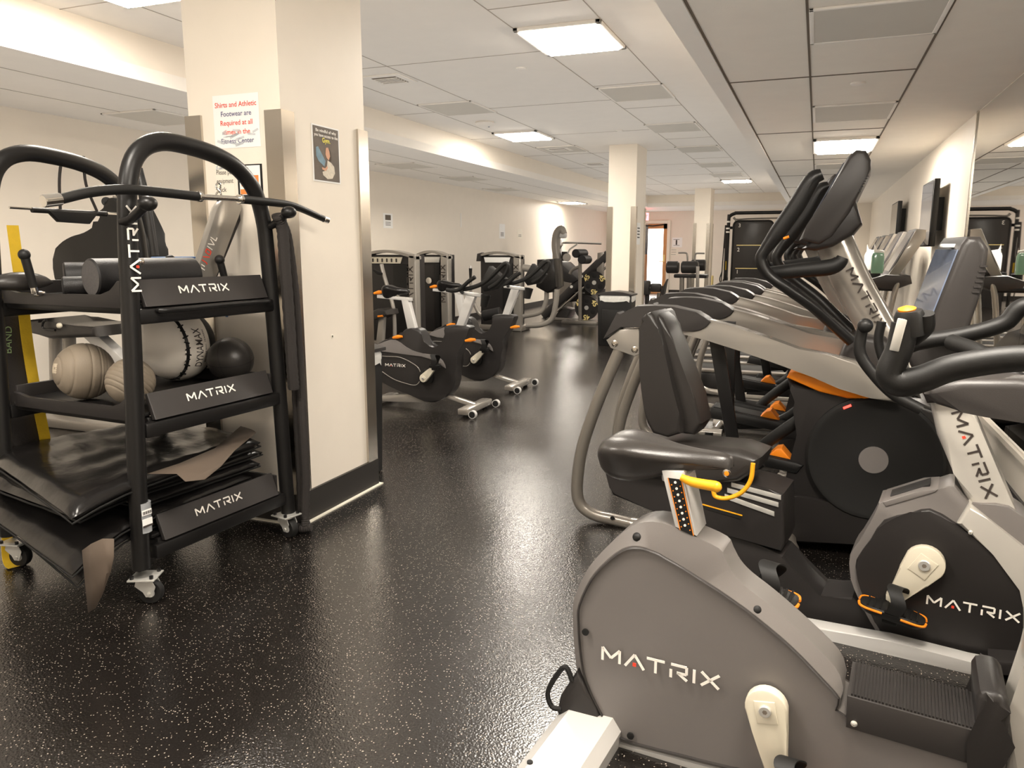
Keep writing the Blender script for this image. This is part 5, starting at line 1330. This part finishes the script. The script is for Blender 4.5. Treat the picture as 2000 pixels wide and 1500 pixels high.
def plate(px, py, v, r, label, ax=(0, 1, 0), txt='45'):
    p = LP.w(0, 0) if False else L(px, py, v); W = LP.o + LP.u * p.x + LP.v * p.y
    t = T('weight_plate', label, 'weight plate', (W.x, W.y, p.z), 0, 'black weight plates on the leg press')
    b = B().m('dark').lathe([(.03, -.02), (r - .03, -.016), (r, -.02), (r, .02), (r - .03, .016), (.03, .02)], (0, 0, 0), ax, 36); b.make('disc', None, t)
    B().m('zinc').lathe([(.028, -.026), (.042, -.026), (.042, .026), (.028, .026)], (0, 0, 0), ax, 20).make('hub', None, t)
    b = B().m('rubber')
    for k in range(3):
        a = PI / 2 + k * 2 * PI / 3; c = Vector((math.cos(a) * r * .62, -.019, math.sin(a) * r * .62)); b.lathe([(.05, 0), (.045, .001), (.001, .001)], c, (0, -1, 0), 14)
    b.make('hand_hole', None, t)
    for k in range(3):
        a = -PI / 2 + k * 2 * PI / 3; d = Vector((math.cos(a), 0, math.sin(a))); x_ = Vector((-d.z, 0, d.x)) * (-1 if False else 1)
        text(txt, t, d * (r * .72) + Vector((0, -.020, 0)) - d * .05, x_, d, .13, 'gold', 'CENTER', bold=.03) if False else text(txt, t, d * (r * .60) + Vector((0, -.021, 0)), Vector((d.z, 0, -d.x)) * (1), d, .13, 'gold', 'CENTER', bold=.03)
plate(1161, 552, -.42, .22, 'upper black weight plate on the leg press carriage')
plate(1146, 601, -.50, .235, 'lower black weight plate stored beside the leg press floor rail')
# tall cable machine behind it
CM = Frame(-5.4, 16.5, 0)
t = TF(CM, 'pulldown_machine', 'tall silver pulldown machine with a wide bar, behind the leg press', 'weight machine')
def C(px, py, v=0): return CM.V(px, py, v)
B().tube([C(1100, 600), C(1094, 530), C(1086, 485), C(1088, 458), C(1096, 448), C(1102, 458)], [.09, .09, .10, .10, .09, .07], 14, 6).make('curved_mast', 'silver', t)
B().box(C(1100, 460), (.16, .14, .12), bev=.04).make('pulley_cover', 'white', t)
B().prism([(q.x, q.z) for q in (C(1080, 468), C(1088, 468), C(1092, 600), C(1080, 600))], -.05, .35, bev=.02).make('weight_shield', 'silver2', t)
B().tube([C(1093, 515), C(1092, 490), C(1098, 478), C(1106, 474), C(1175, 476)], .022, 10, 4).make('wide_bar', 'chrome', t)
B().tube([C(1108, 500), C(1112, 488), C(1127, 477)], .018, 10, 3).make('bar_brace', 'zinc', t)
B().box(C(1103, 510), (.13, .12, .42), bev=.02).make('carriage', 'dark', t)
B().cyl(C(1107, 503, -.12), C(1107, 503, .12), .09, 20).make('pulley_wheel', 'silver', t)
B().box(C(1095, 618), (.9, .7, .08), bev=.02).make('base_frame', 'silver2', t)
B().prism([(q.x, q.z) for q in (C(1100, 545), C(1116, 545), C(1124, 618), C(1092, 618))], -.1, .1, bev=.02).make('lower_column', 'silver2', t)
# low machine tower between
q0 = onY(1051, 503, 15.4); q1 = onY(1090, 503, 15.4)
t = T('roller_bench', 'silver-framed bench with round black roller pads near the column', 'bench', onZ(1135, 632), 0)
o = t.location; Yb = o.y
def Rb(px, py, dy=0): return onY(px, py, Yb + dy) - o
B().tube([Rb(1133, 628), Rb(1133, 505)], .035, 12, 1).make('upright', 'silver2', t)
for x0, x1, y in ((1124, 1142, 495), (1136, 1149, 507)): B().cyl(Rb(x0, y, -.3), Rb(x1, y, .1), .08, 20, ch=.01).make('roller_pad', 'foam', t)
B().tube([Rb(1133, 520), Rb(1118, 527), Rb(1113, 535)], .03, 10, 4).make('pad_arm', 'silver2', t)
B().box((0, 0, .03), (.7, .3, .06), bev=.01).make('foot_frame', 'silver2', t)

# ================================================================== back extension bench, preacher bench near the third column
t = T('back_extension_bench', 'black double-roller back extension bench in front of the third column', 'bench', onY(1345, 640, 15.0) * Vector((1, 1, 0)) if False else (onY(1345, 560, 15.0).x, 15.0, 0), 0)
o = t.location
def Q(px, py, dy=0): return onY(px, py, 15.0 + dy) - o
B().cyl(Q(1302, 522), Q(1326, 522), .115, 24, ch=.02).make('thigh_pad', 'vinyl2', t)
B().cyl(Q(1331, 522), Q(1364, 522), .115, 24, ch=.02).make('thigh_pad', 'vinyl2', t)
B().cyl(Q(1350, 518, .5), Q(1378, 518, .5), .11, 24, ch=.02).make('rear_pad', 'vinyl2', t)
B().box(Q(1350, 539, .1), (.62, .3, .07), bev=.02).make('pad_carrier', 'dark', t)
for x in (1332, 1346): B().tube([Q(x, 535), Q(x - 1, 600)], .045, 10, 1).make('post', 'silver2', t)
B().prism([(q.x, q.z) for q in (Q(1362, 520), Q(1368, 520), Q(1367, 575), Q(1361, 575))], -.18, -.10, bev=.01).make('side_bracket', 'silver', t)
for pts in (((1343, 510), (1342, 497), (1338, 494), (1325, 494)), ((1357, 510), (1358, 498), (1361, 495), (1376, 495))): B().tube([Q(*p) for p in pts], .016, 10, 4).make('bent_handle', 'silver', t)
B().box((.0, .1, .03), (1.0, .5, .06), bev=.01).make('base_frame', 'silver2', t); B().tube([Q(1340, 570), (0, 0, .05)], .05, 10, 1).make('lower_post', 'silver2', t)
t = T('preacher_bench', 'small black padded bench with raised arm between two columns', 'bench', (onY(1285, 560, 14.0).x, 14.0, 0), 0)
o = t.location
def Q2(px, py, dy=0): return onY(px, py, 14.0 + dy) - o
B().box(Q2(1281, 562), (.20, .10, .15), bev=.03).make('chest_pad', 'vinyl2', t)
B().prism([(q.x, q.z) for q in (Q2(1291, 570), Q2(1304, 545), Q2(1302, 552), (Q2(1297, 580)))], -.1, .1, bev=.015).make('arm_pad', 'vinyl2', t)
B().box(Q2(1262, 562), (.14, .2, .26), bev=.03).make('side_pad', 'vinyl2', t)
B().tube([Q2(1268, 562), Q2(1281, 564)], .02, 10, 1).make('link_bar', 'zinc', t)
B().tube([Q2(1264, 575), (Q2(1264, 600).x, 0, .04)], .04, 10, 1).make('post', 'dark', t); B().tube([Q2(1288, 572), (Q2(1280, 600).x, 0, .04)], .04, 10, 1).make('post', 'silver2', t)
B().box((-.05, 0, .03), (.7, .5, .06), bev=.01).make('base_frame', 'silver2', t)

# ================================================================== mat rack and suspension straps at the far end
Yf = 21.8
t = T('training_frame', 'tall black tubular frame holding a numbered mat at the far end', 'training frame', (onY(1422, 500, Yf).x, Yf, 0), 0)
o = t.location
def G(px, py, dy=0): return onY(px, py, Yf + dy) - o
lx = G(1420, 500).x; top = G(1440, 416).z; rx = G(1560, 416).x
B().tube([(lx, 0, .02), (lx, 0, top - .25), (lx + .03, 0, top - .08), (lx + .16, 0, top - .01), (lx + .3, 0, top), (rx, 0, top)], .045, 12, 5).make('outer_tube', 'black', t)
B().tube([(lx + .16, .3, 0.02), (lx + .16, .3, top - .3), (lx + .22, .3, top - .16), (rx, .3, top - .13)], .022, 10, 5).make('inner_tube', 'silver', t)
B().box(((lx + rx) / 2, .1, G(1500, 444).z), (rx - lx, .06, .07), bev=.01).make('cross_bar', 'black', t)
for k in range(4): B().box((lx + .4 + k * .32, -.0, top + .02), (.16, .05, .03), bev=.008).make('bar_fitting', 'zinc', t)
B().cyl((rx, 0, 0), (rx, 0, top), .045, 12).make('rear_leg', 'black', t)
a, c = G(1434, 432), G(1503, 580)
t2 = T('numbered_mat', 'tall black hanging mat divided by tan lines and numbered 3, 2, 1', 'exercise mat', (o.x + (a.x + c.x) / 2, Yf - .10, c.z), 0)
w_, h = c.x - a.x, a.z - c.z; oo = []
for (cx, cz, a0_) in ((w_ / 2 - .12, h - .12, 0), (-w_ / 2 + .12, h - .12, PI / 2)):
    for k in range(6): oo.append((cx + .12 * math.cos(a0_ + k * PI / 10), cz + .12 * math.sin(a0_ + k * PI / 10)))
B().prism([(w_ / 2, -c.z), *oo, (-w_ / 2, -c.z)], -.03, .03, bev=.012).make('board', 'vinyl2', t2)
b = B().m('black2').tube([(w_ / 2, -.032, .02)] + [(x, -.032, z) for x, z in oo] + [(-w_ / 2, -.032, .02)], .022, 8, 1); b.make('border', None, t2)
for yy in (479, 524):
    z = G(1460, yy).z - c.z; B().box((0, -.033, z), (w_ * .8, .006, .02)).make('tan_line', 'gold', t2)
for s, yy in (('3', 444), ('2', 491), ('1', 534)):
    z = G(1446, yy).z - c.z; text(s, t2, (-w_ * .38, -.034, z), (1, 0, 0), (0, 0, 1), .14, 'logo')
t = T('suspension_trainer', 'black and yellow suspension straps hanging down the left side of the far frame', 'suspension straps', (o.x + lx - .05, Yf - .12, 0), 0)
zt = G(1416, 440).z
for k, (dx, z1, w2) in enumerate(((0, 475, .02), (.06, 500, .02), (-.05, 560, .015), (.10, 565, .015), (.02, 540, .02))):
    B().tube([(dx * .3, 0, zt), (dx, -.02 * k, G(1416, z1 - 20).z), (dx * .6, 0, G(1416, z1 + 10).z)], w2, 8, 4).make('strap', 'rope', t)
B().cyl((.02, 0, G(1412, 527).z), (.02, 0, G(1412, 510).z), .035, 10).make('yellow_section', 'strap', t)
for s in (-1, 1): B().tube([(s * .05, 0, G(1412, 530).z), (s * .10, 0, G(1412, 545).z), (s * .04, 0, G(1412, 556).z), (0, 0, G(1412, 545).z)], .016, 8, 4).make('loop_handle', 'black2', t)
for z in (432, 445, 452): B().cyl((.05, 0, G(1416, z + 3).z), (.05, 0, G(1416, z).z), .055, 10).make('clamp_ring', 'zinc', t)
b = B().box((o.x + lx - .42, Yf - .3, .35), (.22, .3, .7), bev=.02).make('plyometric_box', 'gold'); tag(b, 'small yellowish box beside the foot of the far frame', 'box')

# ================================================================== far door, exit sign, papers
def F_(px, py): return onY(px, py, YF)
d = struct(T('door_1', '', 'door', (F_(1275, 500).x, YF, 0))); del d['label'], d['category']
o = d.location; x1 = F_(1304, 440).x - o.x; x0 = x1 - .96; zt = F_(1290, 437).z
for nm, a_, c_, z0_, z1_, k in (('door_frame', x1, x1 + .10, 0, zt + .10, 'paperc'), ('door_frame', x0 - .10, x0, 0, zt + .10, 'paperc'), ('door_frame', x0, x1, zt, zt + .10, 'paperc')):
    B().box(((a_ + c_) / 2, -.03, (z0_ + z1_) / 2), (c_ - a_, .06, z1_ - z0_), bev=.005).make(nm, k, d)
gl0, gl1 = F_(1265, 500).x - o.x, F_(1295, 500).x - o.x; gz = F_(1280, 447).z
lf = B().m('wood').box(((gl1 + x1) / 2, -.02, zt / 2), (x1 - gl1, .05, zt)).box(((gl0 + x1) / 2, -.02, (gz + zt) / 2), (x1 - gl0, .05, zt - gz)).box(((gl0 + x1) / 2, -.02, .12), (x1 - gl0, .05, .24)).make('door_leaf', None, d)
B().box(((gl0 + gl1) / 2, -.02, (gz + .24) / 2), (gl1 - gl0, .02, gz - .24)).make('glass_panel', 'glass', d)
B().tube([(x1 - .06, -.06, 1.02), (x1 - .06, -.10, 1.02), (x1 - .22, -.10, 1.02)], .012, 8, 1).make('door_handle', 'gold', d)
B().box((x1 - .07, -.05, 1.12), (.05, .012, .22), bev=.004).make('lock_plate', 'gold', d)
B().tube([(x1 - .10, -.06, zt - .03), (x1 - .45, -.10, zt - .07), (x1 - .75, -.06, zt - .05)], .018, 8, 1).make('door_closer', 'black2', d)
B().box(((x0 + gl0) / 2, -.02, zt * .72), (gl0 - x0, .03, zt * .5)).make('side_window', 'screen', d)
B().box(((x0 + gl0) / 2 + .02, -.045, 1.45), (.14, .01, .34)).make('green_card', 'grn', d)
B().box(((x0 + gl0) / 2, -.03, .62), (gl0 - x0, .03, 1.24)).make('lower_panel', 'tan', d)
q = onY(1263, 423, 23.2)
t = T('exit_sign', 'small glowing red exit sign hanging above the far door', 'exit sign', q, 0)
B().box((-.12, 0, 0), (.36, .05, .22), bev=.01).make('housing', 'exit', t); B().cyl((-.12, 0, .11), (-.12, 0, ZL - q.z), .012, 8).make('ceiling_stem', 'paper', t)
text('EXIT', t, (-.12, -.027, -.055), (1, 0, 0), (0, 0, 1), .15, 'logo', 'CENTER', bold=.03)
def wallpaper(p0, p1, Y, label, n=3, key='paper'):
    a, c = onY(*p0, Y), onY(*p1, Y); w_, h = c.x - a.x, a.z - c.z
    t = T('wall_notice', label, 'sign', ((a.x + c.x) / 2, Y - .002, (a.z + c.z) / 2), 0, 'paper notices on the walls')
    B().box((0, 0, 0), (w_, .002, h)).make('sheet', key, t); b = B().m('ink')
    for i in range(n): b.box((random.uniform(-.1, .1) * w_, -.0015, h * (.3 - .6 * i / max(1, n - 1))), (w_ * .6, .001, h * .04))
    b.make('printed_lines', None, t); return t, w_, h
t, w_, h = wallpaper((1313, 464), (1332, 483), YF, 'white notice with a dark figure on the far wall right of the door', 2)
B().box((-.02, -.003, 0), (w_ * .15, .001, h * .5)).make('pictogram', 'ink', t)
wallpaper((1309, 485), (1324, 500), YF, 'lower pale notice on the far wall right of the door', 3, 'paperc')
def leftpaper(p0, p1, label, n=3, key='paper'):
    a, c = onX(*p0, XL), onX(*p1, XL); w_, h = abs(c.y - a.y), a.z - c.z
    t = T('wall_notice', label, 'sign', (XL + .002, (a.y + c.y) / 2, (a.z + c.z) / 2), 0, 'paper notices on the walls')
    B().box((0, 0, 0), (.002, w_, h)).make('sheet', key, t); b = B().m('ink')
    for i in range(n): b.box((.0018, 0, -h * (.1 + .3 * i / max(1, n))), (.001, w_ * .55, h * .035))
    b.make('printed_lines', None, t); return t, w_, h
t, w_, h = leftpaper((748, 416), (767, 446), 'white notice with a small photo on the left wall above the nearest weight machine')
B().box((.0018, 0, h * .22), (.001, w_ * .6, h * .35)).make('photo', 'posterd', t)
leftpaper((975, 437), (986, 466), 'tall white notice in the middle of the left wall', 4)
leftpaper((1010, 447), (1020, 466), 'cream notice on the left wall left of the pulldown machine', 3, 'paperc')
a, c = onX(1241, 438, -2.515), onX(1252, 474, -2.515)
t = T('wall_notice', 'paper notice on the side of the second column', 'sign', (-2.513, (a.y + c.y) / 2, (a.z + c.z) / 2), 0, 'paper notices on the walls')
B().box((0, 0, 0), (.002, .24, .32)).make('sheet', 'paper', t)
b = B().m('ink')
for i in range(4): b.box((.0018, 0, .08 - .045 * i), (.001, .16, .018))
b.make('printed_lines', None, t)

c = onX(900, 430, XL); tag(B().box(c + Vector((.003, 0, 0)), (.004, .03, .26)).make('wall_strip', 'paper'), 'thin pale vertical strip on the left wall', 'wall strip')
# ================================================================== machines behind the rack on the left
t = T('upper_body_machine', 'dark sculpted machine with silver post behind the storage rack', 'weight machine', (onY(200, 600, 4.5).x, 4.5, 0), 0)
o = t.location
def W(px, py, dy=0): return onY(px, py, 4.5 + dy) - o
B().prism(sm([(q.x, q.z) for q in (W(126, 505), W(142, 478), W(165, 463), W(190, 455), W(212, 440), W(224, 418), W(227, 396), W(245, 388), W(262, 395), W(282, 430), W(298, 470), W(302, 520), W(300, 560), W(215, 566), W(140, 560))], 3), -.12, .14, bev=.03, seg=3).make('sculpted_cover', 'black2', t)
B().tube([W(230, 384), W(228, 415), W(232, 450)], [.035, .035, .04], 14, 4).make('silver_post', 'silver', t)
B().cyl(W(208, 394, -.1), W(208, 394, .02), .035, 16).make('post_knob', 'black2', t)
B().tube([W(268, 330), W(285, 400), W(300, 500)], .04, 12, 4).make('rear_strut', 'black', t)
B().prism([(q.x, q.z) for q in (W(60, 590), W(150, 592), W(148, 606), W(82, 610))], -.3, -.05, bev=.015).make('side_tray', 'char', t)
B().prism([(q.x, q.z) for q in (W(92, 622), W(130, 618), W(150, 630), W(235, 632), W(240, 652), W(150, 656), W(120, 645), W(92, 640))], -.25, .2, bev=.03, seg=3).make('seat', 'vinyl2', t)
for x in (108, 135): B().tube([W(x, 640), W(x + 4, 850)], .05, 12, 1).make('silver_leg', 'silver', t)
B().prism([(q.x, q.z) for q in (W(165, 650), W(190, 645), W(250, 700), W(230, 712))], -.05, .05, bev=.01).make('white_strut', 'white', t)
B().ball(W(116, 636, -.28), .022, 14, 8).make('white_knob', 'cream', t)
B().tube([W(90, 625, -.28), W(84, 630, -.28), W(84, 642, -.28), W(108, 645, -.28)], .010, 8, 3).make('bent_pin', 'black', t)
B().box((.0, .0, .04), (1.1, .6, .08), bev=.02).make('base_frame', 'silver2', t); B().cyl(W(250, 560), (W(250, 560).x, 0, .05), .06, 12).make('main_column', 'black', t)
